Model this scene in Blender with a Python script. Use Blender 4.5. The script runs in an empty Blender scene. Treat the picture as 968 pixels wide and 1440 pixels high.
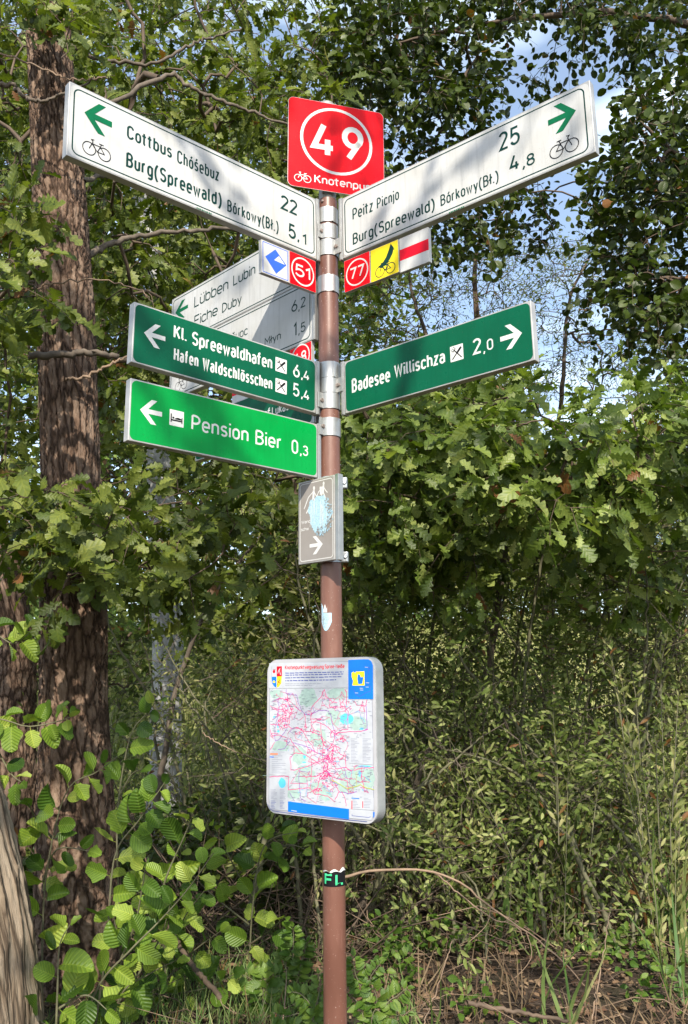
import bpy, math, random
import numpy as np
from mathutils import Vector, Matrix
random.seed(7)
RNG = np.random.default_rng(7)
scene = bpy.context.scene
COL = scene.collection
R = math.radians

# ------------------------------------------------------------------ camera
EYE = np.array([0.0, 0.0, 1.6])
FPX = 1203.57                      # focal length in pixels of a 968 px wide picture
PITCH, ROLL = R(11.39), R(-0.7276)
cp, sp, cr, sr = math.cos(PITCH), math.sin(PITCH), math.cos(ROLL), math.sin(ROLL)
_r0, _u0, _f0 = np.array([1., 0, 0]), np.array([0, -sp, cp]), np.array([0, cp, sp])
C_R, C_U, C_F = cr*_r0 + sr*_u0, cr*_u0 - sr*_r0, _f0
cam = bpy.data.objects.new('camera', bpy.data.cameras.new('camera'))
COL.objects.link(cam)
cam.data.sensor_fit = 'HORIZONTAL'
cam.data.sensor_width = 36.0
cam.data.lens = FPX/968*36
cam.data.clip_start = 0.05
cam.data.clip_end = 800
cam.matrix_world = Matrix(((C_R[0], C_U[0], -C_F[0], EYE[0]), (C_R[1], C_U[1], -C_F[1], EYE[1]),
                           (C_R[2], C_U[2], -C_F[2], EYE[2]), (0, 0, 0, 1)))
scene.camera = cam

# ------------------------------------------------------------------ sky and sun
SUN_EL, SUN_AZ = R(39), R(5)     # azimuth: 0 = straight behind the camera, negative = from its left
w = bpy.data.worlds.new("World")
scene.world = w
w.use_nodes = True
nt = w.node_tree
nt.nodes.clear()
sky = nt.nodes.new('ShaderNodeTexSky')
sky.sky_type = 'NISHITA'
sky.sun_disc = False
sky.sun_elevation = SUN_EL
to_sun = Vector((math.sin(SUN_AZ)*math.cos(SUN_EL), -math.cos(SUN_AZ)*math.cos(SUN_EL), math.sin(SUN_EL)))
sky.sun_rotation = math.atan2(to_sun.x, to_sun.y)
sky.air_density = 1.0
sky.dust_density = 1.2
# thin cirrus mixed over the sky
tc = nt.nodes.new('ShaderNodeTexCoord')
mp = nt.nodes.new('ShaderNodeMapping'); mp.inputs['Scale'].default_value = (1.2, 1.2, 5.0)
nz = nt.nodes.new('ShaderNodeTexNoise'); nz.inputs['Scale'].default_value = 2.2; nz.inputs['Detail'].default_value = 7
nz.inputs['Distortion'].default_value = 0.6
rp = nt.nodes.new('ShaderNodeValToRGB')
rp.color_ramp.elements[0].position = 0.46; rp.color_ramp.elements[0].color = (0.10, 0.10, 0.10, 1)
rp.color_ramp.elements[1].position = 0.72; rp.color_ramp.elements[1].color = (0.85, 0.85, 0.85, 1)
mx = nt.nodes.new('ShaderNodeMix'); mx.data_type = 'RGBA'
mx.inputs[7].default_value = (6.4, 7.3, 7.9, 1)
bg = nt.nodes.new('ShaderNodeBackground'); bg.inputs['Strength'].default_value = 0.15
out = nt.nodes.new('ShaderNodeOutputWorld')
L = nt.links
L.new(tc.outputs['Generated'], mp.inputs[0]); L.new(mp.outputs[0], nz.inputs['Vector'])
L.new(nz.outputs['Fac'], rp.inputs[0]); L.new(rp.outputs[0], mx.inputs[0])
L.new(sky.outputs[0], mx.inputs[6]); L.new(mx.outputs[2], bg.inputs[0]); L.new(bg.outputs[0], out.inputs[0])
sun = bpy.data.objects.new('sun', bpy.data.lights.new('sun', 'SUN'))
COL.objects.link(sun)
sun.data.energy = 4.2
sun.data.angle = R(0.53)
sun.data.color = (1.0, 0.92, 0.79)
sun.rotation_euler = (-to_sun).to_track_quat('-Z', 'Y').to_euler()
scene.view_settings.view_transform = 'Standard'
scene.view_settings.look = 'None'
scene.view_settings.exposure = 0.90
scene.view_settings.gamma = 1.0
scene.cycles.max_bounces = 8
scene.cycles.diffuse_bounces = 5
scene.cycles.transmission_bounces = 6

# ------------------------------------------------------------------ helpers
def ray(u, v):
    """direction through pixel (u, v) of the 968 x 1440 picture"""
    return C_R*((u-484)/FPX) - C_U*((v-720)/FPX) + C_F
def at(u, v, D):
    """point on that sight line at world distance y = D"""
    d = ray(u, v)
    return EYE + d*(D/d[1])
def ppm(P):
    """pixels per metre at a point (of the 968 px wide picture)"""
    return FPX/max(0.3, float(np.dot(np.asarray(P)-EYE, C_F)))
def link(o, parent=None):
    COL.objects.link(o)
    if parent is not None: o.parent = parent
    return o
def tag(o, label=None, cat=None, group=None, kind=None):
    if label: o['label'] = label
    if cat: o['category'] = cat
    if group: o['group'] = group
    if kind: o['kind'] = kind
    return o
def empty(name, loc=(0, 0, 0)):
    o = bpy.data.objects.new(name, None)
    o.empty_display_size = 0.1
    o.location = loc
    return link(o)
def mesh_obj(name, V, F, mat, parent=None, smooth=False, uv=None, rnd=None, mats=None, midx=None):
    me = bpy.data.meshes.new(name)
    V = np.asarray(V, dtype=np.float32)
    if isinstance(F, np.ndarray):
        n, k = F.shape
        me.vertices.add(len(V)); me.vertices.foreach_set('co', V.ravel())
        me.loops.add(n*k); me.loops.foreach_set('vertex_index', F.ravel().astype(np.int32))
        me.polygons.add(n); me.polygons.foreach_set('loop_start', np.arange(0, n*k, k, dtype=np.int32))
        me.update(calc_edges=True)
    else:
        me.from_pydata([tuple(map(float, v)) for v in V], [], F)
        me.update()
    if uv is not None:
        lay = me.uv_layers.new(name='UVMap')
        vi = np.empty(len(me.loops), dtype=np.int32); me.loops.foreach_get('vertex_index', vi)
        lay.data.foreach_set('uv', np.asarray(uv, dtype=np.float32)[vi].ravel())
    if rnd is not None:
        a = me.attributes.new('rnd', 'FLOAT', 'POINT'); a.data.foreach_set('value', np.asarray(rnd, dtype=np.float32))
    for m in (mats or [mat]):
        me.materials.append(m)
    if midx is not None: me.polygons.foreach_set('material_index', np.asarray(midx, dtype=np.int32))
    if smooth: me.polygons.foreach_set('use_smooth', np.ones(len(me.polygons), dtype=bool))
    o = bpy.data.objects.new(name, me)
    return link(o, parent)

# ------------------------------------------------------------------ materials
class NB:
    def __init__(s, name):
        s.m = bpy.data.materials.new(name); s.m.use_nodes = True
        s.t = s.m.node_tree; s.t.nodes.clear()
        s.out = s.t.nodes.new('ShaderNodeOutputMaterial')
    def n(s, typ, **kw):
        nd = s.t.nodes.new('ShaderNode'+typ)
        for k, v in kw.items():
            if k.startswith('i_'):
                key = k[2:]
                nd.inputs[int(key) if key.isdigit() else key.replace('_', ' ')].default_value = v
            else: setattr(nd, k, v)
        return nd
    def l(s, a, b): s.t.links.new(a, b)
    def ramp(s, fac, stops):
        r = s.n('ValToRGB'); e = r.color_ramp.elements
        while len(e) < len(stops): e.new(0.5)
        for el, (p, c) in zip(e, stops):
            el.position = p; el.color = (*c, 1) if len(c) == 3 else c
        s.l(fac, r.inputs[0]); return r.outputs[0]
    def noise(s, scale, detail=4, vec=None, rough=0.55, dist=0.0):
        nz = s.n('TexNoise'); nz.inputs['Scale'].default_value = scale; nz.inputs['Detail'].default_value = detail
        nz.inputs['Roughness'].default_value = rough; nz.inputs['Distortion'].default_value = dist
        if vec is not None: s.l(vec, nz.inputs['Vector'])
        return nz.outputs['Fac']
    def coords(s, scale=(1, 1, 1), what='Object'):
        t = s.n('TexCoord'); m = s.n('Mapping'); m.inputs['Scale'].default_value = scale
        s.l(t.outputs[what], m.inputs[0]); return m.outputs[0]
    def mix(s, f, a, b, blend='MIX'):
        m = s.n('Mix', data_type='RGBA', blend_type=blend)
        for i, x in ((0, f), (6, a), (7, b)):
            if isinstance(x, (float, int)): m.inputs[i].default_value = x
            elif isinstance(x, tuple): m.inputs[i].default_value = (*x, 1) if len(x) == 3 else x
            else: s.l(x, m.inputs[i])
        return m.outputs[2]
    def math(s, op, a, b=0.0, c=None):
        m = s.n('Math', operation=op)
        for i, x in enumerate((a, b) if c is None else (a, b, c)):
            if isinstance(x, (float, int)): m.inputs[i].default_value = x
            else: s.l(x, m.inputs[i])
        return m.outputs[0]
    def bsdf(s, col, rough=0.5, metal=0.0, spec=0.5, bump=None, bstr=0.3, bdist=0.01, coat=0.0):
        p = s.n('BsdfPrincipled')
        if isinstance(col, tuple): p.inputs['Base Color'].default_value = (*col, 1)
        else: s.l(col, p.inputs['Base Color'])
        if isinstance(rough, (float, int)): p.inputs['Roughness'].default_value = rough
        else: s.l(rough, p.inputs['Roughness'])
        p.inputs['Metallic'].default_value = metal
        p.inputs['Specular IOR Level'].default_value = spec
        p.inputs['Coat Weight'].default_value = coat
        if bump is not None:
            b = s.n('Bump'); b.inputs['Strength'].default_value = bstr; b.inputs['Distance'].default_value = bdist
            s.l(bump, b.inputs['Height']); s.l(b.outputs[0], p.inputs['Normal'])
        return p.outputs[0]
    def done(s, sh):
        s.l(sh, s.out.inputs[0]); return s.m

def sheet_mat(name, col, rough=0.28, dirt=0.25, streak=0.15, spec=0.14):
    """printed / foil covered sign face: slight grime, algae speckle and uneven gloss"""
    b = NB(name)
    v = b.coords((3, 3, 3)); big = b.noise(2.2, 5, v)
    v2 = b.coords((60, 5, 60)); st = b.noise(1.0, 4, v2)
    v3 = b.coords((1, 1, 1)); sp_ = b.noise(230.0, 2, v3)
    g = b.mix(b.ramp(big, [(0.35, (0, 0, 0)), (0.75, (1, 1, 1))]), tuple(col), tuple(c*(1-dirt)*k for c, k in zip(col, (1, 0.98, 0.92))))
    g = b.mix(b.math('MULTIPLY', b.ramp(st, [(0.5, (0, 0, 0)), (0.7, (1, 1, 1))]), streak), g, tuple(c*0.55 for c in col))
    g = b.mix(b.ramp(sp_, [(0.70, (0, 0, 0)), (0.76, (0.55, 0.55, 0.55))]), g, (0.17, 0.17, 0.11))
    r = b.math('MULTIPLY_ADD', big, 0.25, rough-0.08)
    return b.done(b.bsdf(g, r, spec=spec, coat=0.0))
def plain_mat(name, col, rough=0.4, metal=0.0, spec=0.5, var=0.12, scale=25):
    b = NB(name)
    nz = b.noise(scale, 4, b.coords())
    g = b.mix(b.ramp(nz, [(0.3, (0, 0, 0)), (0.7, (1, 1, 1))]), tuple(c*(1-var) for c in col), tuple(min(1, c*(1+var)) for c in col))
    return b.done(b.bsdf(g, rough, metal, spec))
M = {}
M['white'] = sheet_mat('white_sheet', (0.52, 0.525, 0.525), 0.38, 0.16, 0.34)
M['red'] = sheet_mat('red_sheet', (0.70, 0.001, 0.008), 0.26, 0.14, 0.2)
M['dgreen'] = sheet_mat('dark_green_sheet', (0.001, 0.095, 0.045), 0.25, 0.2, 0.2)
M['bgreen'] = sheet_mat('bright_green_sheet', (0.0, 0.27, 0.048), 0.25, 0.18, 0.2)
M['yellow'] = sheet_mat('yellow_sheet', (0.78, 0.62, 0.02), 0.4, 0.08, 0.05)
M['grey'] = sheet_mat('grey_sheet', (0.27, 0.25, 0.235), 0.4, 0.15, 0.1)
M['bluep'] = plain_mat('blue_print', (0.02, 0.10, 0.55), 0.35)
M['ink'] = plain_mat('dark_green_ink', (0.002, 0.034, 0.028), 0.5, spec=0.15)
M['inkg'] = plain_mat('green_ink', (0.0, 0.115, 0.045), 0.5, spec=0.15)
M['black'] = plain_mat('black_ink', (0.008, 0.008, 0.010), 0.5, spec=0.15)
M['wprint'] = plain_mat('white_print', (0.60, 0.60, 0.58), 0.4, spec=0.2, var=0.05)
M['rprint'] = plain_mat('red_print', (0.62, 0.004, 0.02), 0.4, spec=0.15)
M['scrape'] = plain_mat('pale_blue_remains', (0.33, 0.50, 0.60), 0.6, var=0.25, scale=200)

def metal_mat():
    b = NB('dull_aluminium')
    v = b.coords((1, 1, 1))
    n1 = b.noise(35, 5, v); n2 = b.noise(240, 3, b.coords((1, 1, 0.12)))
    g = b.mix(n1, (0.30, 0.30, 0.295), (0.47, 0.47, 0.455))
    g = b.mix(b.ramp(b.noise(18, 5, v), [(0.60, (0, 0, 0)), (0.75, (0.5, 0.5, 0.5))]), g, (0.33, 0.29, 0.25))
    return b.done(b.bsdf(g, b.math('MULTIPLY_ADD', n2, 0.25, 0.30), 0.75, 0.5, n2, 0.12, 0.001))
M['alu'] = metal_mat()
M['frame'] = plain_mat('painted_aluminium', (0.42, 0.41, 0.39), 0.42, 0.35, 0.5, 0.15, 14)
M['galv'] = plain_mat('galvanised_steel', (0.42, 0.45, 0.47), 0.45, 0.8, 0.5, 0.25, 90)
M['bolt'] = plain_mat('weathered_bolt', (0.30, 0.24, 0.21), 0.45, 0.8, 0.5, 0.3, 150)
M['rust'] = plain_mat('rust_run', (0.35, 0.13, 0.03), 0.8)
def pole_mat():
    b = NB('brown_pole_paint')
    v = b.coords((1, 1, 1)); n1 = b.noise(6, 5, b.coords((1, 1, 0.35))); sp_ = b.noise(170, 2, v)
    g = b.mix(b.ramp(n1, [(0.3, (0, 0, 0)), (0.75, (1, 1, 1))]), (0.105, 0.045, 0.031), (0.185, 0.084, 0.060))
    g = b.mix(b.ramp(sp_, [(0.69, (0, 0, 0)), (0.74, (0.7, 0.7, 0.7))]), g, (0.45, 0.36, 0.32))
    g = b.mix(b.ramp(b.noise(14, 6, b.coords((1, 1, 0.15)), 0.7), [(0.52, (0, 0, 0)), (0.70, (0.5, 0.5, 0.5))]), g, (0.30, 0.17, 0.13))
    return b.done(b.bsdf(g, b.math('MULTIPLY_ADD', n1, 0.2, 0.27), 0.0, 0.45, b.noise(300, 3, v), 0.08, 0.0008))
M['pole'] = pole_mat()
M['sleeve'] = plain_mat('grey_sleeve', (0.30, 0.29, 0.27), 0.5, 0.3)

# ------------------------------------------------------------------ DIN-like stroke lettering
def arc(cx, cy, rx, ry, a0, a1, n=9):
    return [(cx+rx*math.cos(R(a0+(a1-a0)*i/n)), cy+ry*math.sin(R(a0+(a1-a0)*i/n))) for i in range(n+1)]
XH = 0.70
def _o(w, h, y0=0, k=1.0):           # closed rounded loop
    rx = w/2; ry = min(h/2, rx*1.15)
    return arc(rx, y0+h-ry, rx, ry, 0, 180)+arc(rx, y0+ry, rx, ry, 180, 360)+[(w, y0+h-ry)]
def _bowl(x0, x1, y0, y1):           # bowl of D, B, P to the right
    r = min((y1-y0)/2, x1-x0)
    return [(x0, y1)]+arc(x1-r, y1-r, r, r, 90, 0, 6)+arc(x1-r, y0+r, r, r, 0, -90, 6)+[(x0, y0)]
G = {}
w = .52; l_ = .42
G['O'] = (w, [_o(w, 1)]); G['0'] = (.46, [_o(.46, 1)])
G['C'] = (.50, [arc(.25, .74, .25, .26, 10, 180)+arc(.25, .26, .25, .26, 180, 350)])
G['G'] = (.52, [arc(.26, .74, .26, .26, 15, 180)+arc(.26, .26, .26, .26, 180, 360, 10)+[(.52, .46), (.30, .46)]])
G['D'] = (.50, [_bowl(0, .5, 0, 1)+[(0, 1)]])
G['B'] = (.48, [_bowl(0, .45, .53, 1)+[(0, 1)], _bowl(0, .48, 0, .53)+[(0, .6)]])
G['P'] = (.46, [[(0, 0), (0, 1)], _bowl(0, .46, .43, 1)])
G['E'] = (.42, [[(.42, 1), (0, 1), (0, 0), (.42, 0)], [(0, .52), (.38, .52)]])
G['F'] = (.40, [[(.40, 1), (0, 1), (0, 0)], [(0, .50), (.36, .50)]])
G['H'] = (.50, [[(0, 0), (0, 1)], [(.5, 0), (.5, 1)], [(0, .52), (.5, .52)]])
G['K'] = (.48, [[(0, 0), (0, 1)], [(.46, 1), (.02, .42)], [(.16, .58), (.48, 0)]])
G['L'] = (.40, [[(0, 1), (0, 0), (.40, 0)]])
G['M'] = (.60, [[(0, 0), (0, 1), (.30, .38), (.60, 1), (.60, 0)]])
G['N'] = (.50, [[(0, 0), (0, 1), (.5, 0), (.5, 1)]])
G['S'] = (.48, [arc(.24, .76, .24, .24, 25, 265, 12)+arc(.24, .26, .24, .26, 80, -155, 12)])
G['T'] = (.46, [[(0, 1), (.46, 1)], [(.23, 1), (.23, 0)]])
G['W'] = (.74, [[(0, 1), (.18, 0), (.37, .9), (.56, 0), (.74, 1)]])
G['1'] = (.22, [[(0, .78), (.22, 1), (.22, 0)]])
G['2'] = (.44, [arc(.22, .78, .22, .22, 165, 0, 8)+[(.42, .66), (0, 0), (.46, 0)]])
G['3'] = (.44, [arc(.21, .78, .21, .22, 160, -80, 10)+[(.16, .55)], [(.16, .55)]+arc(.21, .28, .23, .28, 80, -160, 12)])
G['4'] = (.50, [[(.26, 1), (0, .25), (.50, .25)], [(.36, .52), (.36, 0)]])
G['5'] = (.46, [[(.42, 1), (.05, 1), (.02, .52)]+arc(.21, .31, .25, .31, 110, -155, 14)])
G['6'] = (.46, [[(.34, 1), (.06, .46)]+arc(.23, .29, .23, .29, 150, 510, 18)])
G['7'] = (.44, [[(0, 1), (.44, 1), (.14, 0)]])
G['8'] = (.46, [_o(.40, .46, .54), ]); G['8'] = (.46, [[(x+.03, y) for x, y in _o(.40, .46, .54)], _o(.46, .54, 0)])
G['9'] = (.46, [[(.12, 0), (.40, .54)]+arc(.23, .71, .23, .29, -30, 330, 18)])
_st = lambda h=1: [(0, 0), (0, h)]
G['a'] = (.38, [arc(.19, .50, .19, .20, 150, 0, 7)+[(.38, 0)], [(.38, .42), (.17, .42)]+arc(.17, .21, .17, .21, 90, 270, 8)+[(.24, 0), (.38, .12)]])
G['b'] = (.40, [_st(), _o(.40, XH)]); G['d'] = (.40, [[(.4, 0), (.4, 1)], _o(.40, XH)])
G['c'] = (.36, [arc(.20, XH-.22, .20, .22, 25, 180)+arc(.20, .22, .20, .22, 180, 335)])
G['e'] = (.40, [[(0, .34), (.40, .34)]+arc(.20, XH-.22, .20, .22, 0, 180)+arc(.20, .22, .20, .22, 180, 320)])
G['f'] = (.26, [[(.26, 1)]+arc(.20, .88, .12, .12, 90, 180, 5)+[(.08, 0)], [(-.10, XH), (.28, XH)]])
G['g'] = (.40, [_o(.40, XH), [(.4, XH)]+arc(.20, -.08, .20, .20, 0, -140, 8)])
G['h'] = (.38, [_st(), [(0, .5)]+arc(.19, XH-.20, .19, .20, 180, 0)+[(.38, 0)]])
G['n'] = (.38, [_st(XH), [(0, .5)]+arc(.19, XH-.20, .19, .20, 180, 0)+[(.38, 0)]])
G['i'] = (.0, [_st(XH), [(0, .90), (0, 1.02)]]); G['j'] = (.0, [[(0, XH), (0, -.15), (-.10, -.26)], [(0, .90), (0, 1.02)]])
G['k'] = (.36, [_st(), [(.34, XH), (.02, .28)], [(.13, .40), (.36, 0)]])
G['l'] = (.08, [[(0, 1), (0, .12), (.10, 0)]])
G['ł'] = (.12, [[(.04, 1), (.04, 0)], [(-.14, .38), (.22, .66)]])
G['m'] = (.62, [_st(XH), [(0, .5)]+arc(.155, XH-.18, .155, .18, 180, 0)+[(.31, 0)], [(.31, .5)]+arc(.465, XH-.18, .155, .18, 180, 0)+[(.62, 0)]])
G['o'] = (.40, [_o(.40, XH)]); G['p'] = (.40, [[(0, -.28), (0, XH)], _o(.40, XH)])
G['r'] = (.24, [_st(XH), [(0, .46)]+arc(.17, XH-.18, .17, .18, 180, 70, 6)])
G['s'] = (.34, [arc(.17, XH-.17, .17, .17, 25, 265, 10)+arc(.17, .18, .17, .18, 80, -155, 10)])
G['t'] = (.24, [[(.07, .95), (.07, .14)]+arc(.19, .12, .12, .12, 180, 270, 4), [(-.12, XH), (.26, XH)]])
G['u'] = (.38, [[(0, XH)]+arc(.19, .20, .19, .20, 180, 360)+[(.38, XH)], [(.38, 0), (.38, .3)]])
G['w'] = (.60, [[(0, XH), (.15, 0), (.30, .62), (.45, 0), (.60, XH)]])
G['y'] = (.40, [[(0, XH), (.20, .06)], [(.40, XH), (.13, -.28)]])
G['z'] = (.34, [[(.02, XH), (.33, XH), (0, 0), (.35, 0)]])
G['ß'] = (.42, [[(0, 0), (0, .78)]+arc(.18, .80, .18, .20, 180, 0, 8)+[(.18, .56)]+arc(.22, .28, .20, .28, 80, -130, 10)])
G['('] = (.24, [arc(.38, .40, .38, .70, 112, 248, 12)]); G[')'] = (.24, [arc(-.14, .40, .38, .70, 68, -68, 12)])
G['.'] = (.0, [[(0, -.02), (0, .09)]]); G[','] = (.04, [[(.05, .09), (.0, -.16)]])
G['-'] = (.26, [[(0, .40), (.26, .40)]]); G[' '] = (.14, [])
def _acc(base, marks):
    ww, s = G[base]; return (ww, s+marks)
G['ó'] = _acc('o', [[(.16, .84), (.30, 1.04)]]); G['ś'] = _acc('s', [[(.12, .84), (.26, 1.04)]])
G['š'] = _acc('s', [[(.05, 1.02), (.17, .86), (.29, 1.02)]])
G['ü'] = _acc('u', [[(.07, .86), (.07, .98)], [(.31, .86), (.31, .98)]])
G['ö'] = _acc('o', [[(.08, .86), (.08, .98)], [(.32, .86), (.32, .98)]])

class Ink:
    """collects flat printed shapes in the plane of a sign; every shape lies a hair above the one before"""
    def __init__(s, z=0.0006): s.V = []; s.F = []; s.z = z; s.m = []; s.step = 0.000012; s.seg = []; s.auto = True
    def mark(s, name):
        if s.auto: s.seg.append((name, len(s.F)))
    def poly(s, pts, m=0):
        b = len(s.V); s.V += [(x, y, s.z) for x, y in pts]; s.F.append(list(range(b, b+len(pts)))); s.m.append(m); s.z += s.step
    def stroke(s, pts, w, m=0, closed=False):
        P = [np.array(p, float) for p in pts]
        Q = [P[0]]
        for p in P[1:]:
            if np.linalg.norm(p-Q[-1]) > 1e-6: Q.append(p)
        if closed and np.linalg.norm(Q[0]-Q[-1]) < 1e-6: Q.pop()
        n = len(Q)
        if n < 2: return
        Lf, Rt = [], []
        for i in range(n):
            a = Q[i]-Q[i-1] if (i > 0 or closed) else Q[1]-Q[0]
            b = Q[(i+1) % n]-Q[i] if (i < n-1 or closed) else Q[-1]-Q[-2]
            a = a/np.linalg.norm(a); b = b/np.linalg.norm(b)
            t = a+b
            if np.linalg.norm(t) < 1e-6: t = a
            t = t/np.linalg.norm(t); nn = np.array([-t[1], t[0]])
            k = 1/max(0.45, float(nn@np.array([-a[1], a[0]])))
            Lf.append(Q[i]+nn*w/2*k); Rt.append(Q[i]-nn*w/2*k)
        b0 = len(s.V)
        for a, b in zip(Lf, Rt): s.V += [(a[0], a[1], s.z), (b[0], b[1], s.z)]
        for i in range(n if closed else n-1):
            j = (i+1) % n
            s.F.append([b0+2*i+1, b0+2*j+1, b0+2*j, b0+2*i]); s.m.append(m)
        s.z += s.step
    def text(s, txt, x, y, h, width=None, wt=0.135, gap=0.10, m=0, sx=None):
        """h = outer cap height; width = outer width the line must fill"""
        s.mark('lettering')
        st = wt; hh = h*(1-wt); base = y+h*wt/2; sw = h*wt
        adv = lambda k: sum(G[c][0]*k*hh+sw+(gap*h) for c in txt)-gap*h
        if sx is None:
            sx = 1.0
            if width:
                a0 = adv(0); a1 = adv(1); sx = (width-a0)/(a1-a0)
                if sx < 0.45:
                    k = 0.55; need = width; cnt = len(txt)
                    gaph = (need - sum(G[c][0]*k*hh+sw for c in txt))/max(1, cnt-1)
                    sx = k; gap = gaph/h
        cx = x+sw/2
        for c in txt:
            ww, strokes = G[c]
            for pl in strokes: s.stroke([(cx+px*hh*sx, base+py*hh) for px, py in pl], sw, m)
            cx += ww*hh*sx+sw+gap*h
    def rrect(s, x0, y0, x1, y1, r, m=0, w=None, n=6):
        pts = []
        for cx, cy, a in ((x1-r, y1-r, 0), (x0+r, y1-r, 90), (x0+r, y0+r, 180), (x1-r, y0+r, 270)):
            pts += arc(cx, cy, r, r, a, a+90, n)
        if w: s.stroke(pts, w, m, True)
        else: s.poly(pts, m)
    def ring(s, cx, cy, rx, ry, w, m=0): s.stroke(arc(cx, cy, rx, ry, 0, 360, 48)[:-1], w, m, True)
    def disc(s, cx, cy, rx, ry, m=0): s.poly(arc(cx, cy, rx, ry, 0, 360, 32)[:-1], m)
    def bike(s, x0, y0, x1, y1, w, m=0, flip=False):
        s.mark('bicycle_symbol')
        W, H = x1-x0, y1-y0
        f = lambda a, b: ((x1-a*W) if flip else (x0+a*W), y0+b*H)
        r = 0.235*W
        for cx in (0.235, 0.765): s.ring(*( (f(cx, 0)[0], y0+r) ), r-w/2, r-w/2, w, m)
        k = r/H
        S = lambda *p: s.stroke([f(*q) for q in p], w, m)
        S((.235, k), (.36, .86), (.30, .97), (.40, .99))       # fork and bar
        S((.33, .72), (.52, k*.95), (.765, k), (.62, .74), (.34, .74))
        S((.52, k*.95), (.62, .74), (.65, .90)); S((.57, .90), (.73, .90))
    def build(s, name, mats, parent, label=None):
        if not s.V: return None
        seg = [q for q in s.seg]
        if not seg or seg[0][1] > 0: seg = [(name, 0)]+seg
        for k, (nm, a) in enumerate(seg):
            b = seg[k+1][1] if k+1 < len(seg) else len(s.F)
            if b <= a: continue
            used = sorted({i for f in s.F[a:b] for i in f}); mp = {i: j for j, i in enumerate(used)}
            o = mesh_obj(nm, [s.V[i] for i in used], [[mp[i] for i in f] for f in s.F[a:b]], None, parent, mats=mats, midx=s.m[a:b])
        return o
def arrow_pts(x0, y0, x1, y1, left):
    """wayfinding arrow: shaft and two wide slanting arms, cut parallel to the line of travel"""
    W, H = x1-x0, y1-y0; c = .5; t = .085
    P = [(0, .5), (.50, 1), (.86, 1), (.46, .5+.115), (1, .5+.115), (1, .5-.115), (.46, .5-.115), (.86, 0), (.50, 0)]
    P = [(0, .5), (.50, 1), (.76, 1), (.36, .5+.095), (1, .5+.095), (1, .5-.095), (.36, .5-.095), (.76, 0), (.50, 0)]
    if not left: P = [(1-a, b) for a, b in P][::-1]
    return [(x0+a*W, y0+b*H) for a, b in P]
# ------------------------------------------------------------------ solid helpers
def box_vf(x0, x1, y0, y1, z0, z1):
    V = [(x, y, z) for z in (z0, z1) for y in (y0, y1) for x in (x0, x1)]
    F = [(0, 2, 3, 1), (4, 5, 7, 6), (0, 1, 5, 4), (2, 6, 7, 3), (0, 4, 6, 2), (1, 3, 7, 5)]
    return V, F
def bevel_box(name, b, mat, parent, bev=0.0015):
    V, F = box_vf(*b)
    o = mesh_obj(name, V, F, mat, parent)
    if bev:
        m = o.modifiers.new('bevel', 'BEVEL'); m.width = bev; m.segments = 2; m.limit_method = 'NONE'
    return o
def rpts(x0, y0, x1, y1, r, n=6):
    pts = []
    for cx, cy, a in ((x1-r, y1-r, 0), (x0+r, y1-r, 90), (x0+r, y0+r, 180), (x1-r, y0+r, 270)):
        pts += arc(cx, cy, r, r, a, a+90, n)
    return pts
def prism(name, pts, z0, z1, mat, parent, bev=0.0):
    n = len(pts)
    V = [(x, y, z0) for x, y in pts]+[(x, y, z1) for x, y in pts]
    F = [list(range(n))[::-1], list(range(n, 2*n))]+[[i, (i+1) % n, n+(i+1) % n, n+i] for i in range(n)]
    o = mesh_obj(name, V, F, mat, parent)
    if bev:
        m = o.modifiers.new('bevel', 'BEVEL'); m.width = bev; m.segments = 2; m.angle_limit = R(40)
    return o
def lathe(name, prof, mat, parent=None, seg=40, loc=(0, 0, 0), smooth=True, a0=0, a1=360):
    full = (a1-a0) >= 360
    m = seg if full else seg+1
    V = []; F = []
    for r, z in prof:
        for i in range(m):
            a = R(a0+(a1-a0)*i/seg); V.append((r*math.cos(a), r*math.sin(a), z))
    for j in range(len(prof)-1):
        for i in range(m if full else m-1):
            k = (i+1) % m
            F.append((j*m+i, j*m+k, (j+1)*m+k, (j+1)*m+i))
    o = mesh_obj(name, V, F, mat, parent, smooth=smooth); o.location = loc
    if smooth:
        md = o.modifiers.new('edges', 'EDGE_SPLIT'); md.split_angle = R(35)
    return o

PX, PY, PR = -0.0491, 3.0261, 0.038
def zpole(v):
    return float(at(463, v, PY)[2])

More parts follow.
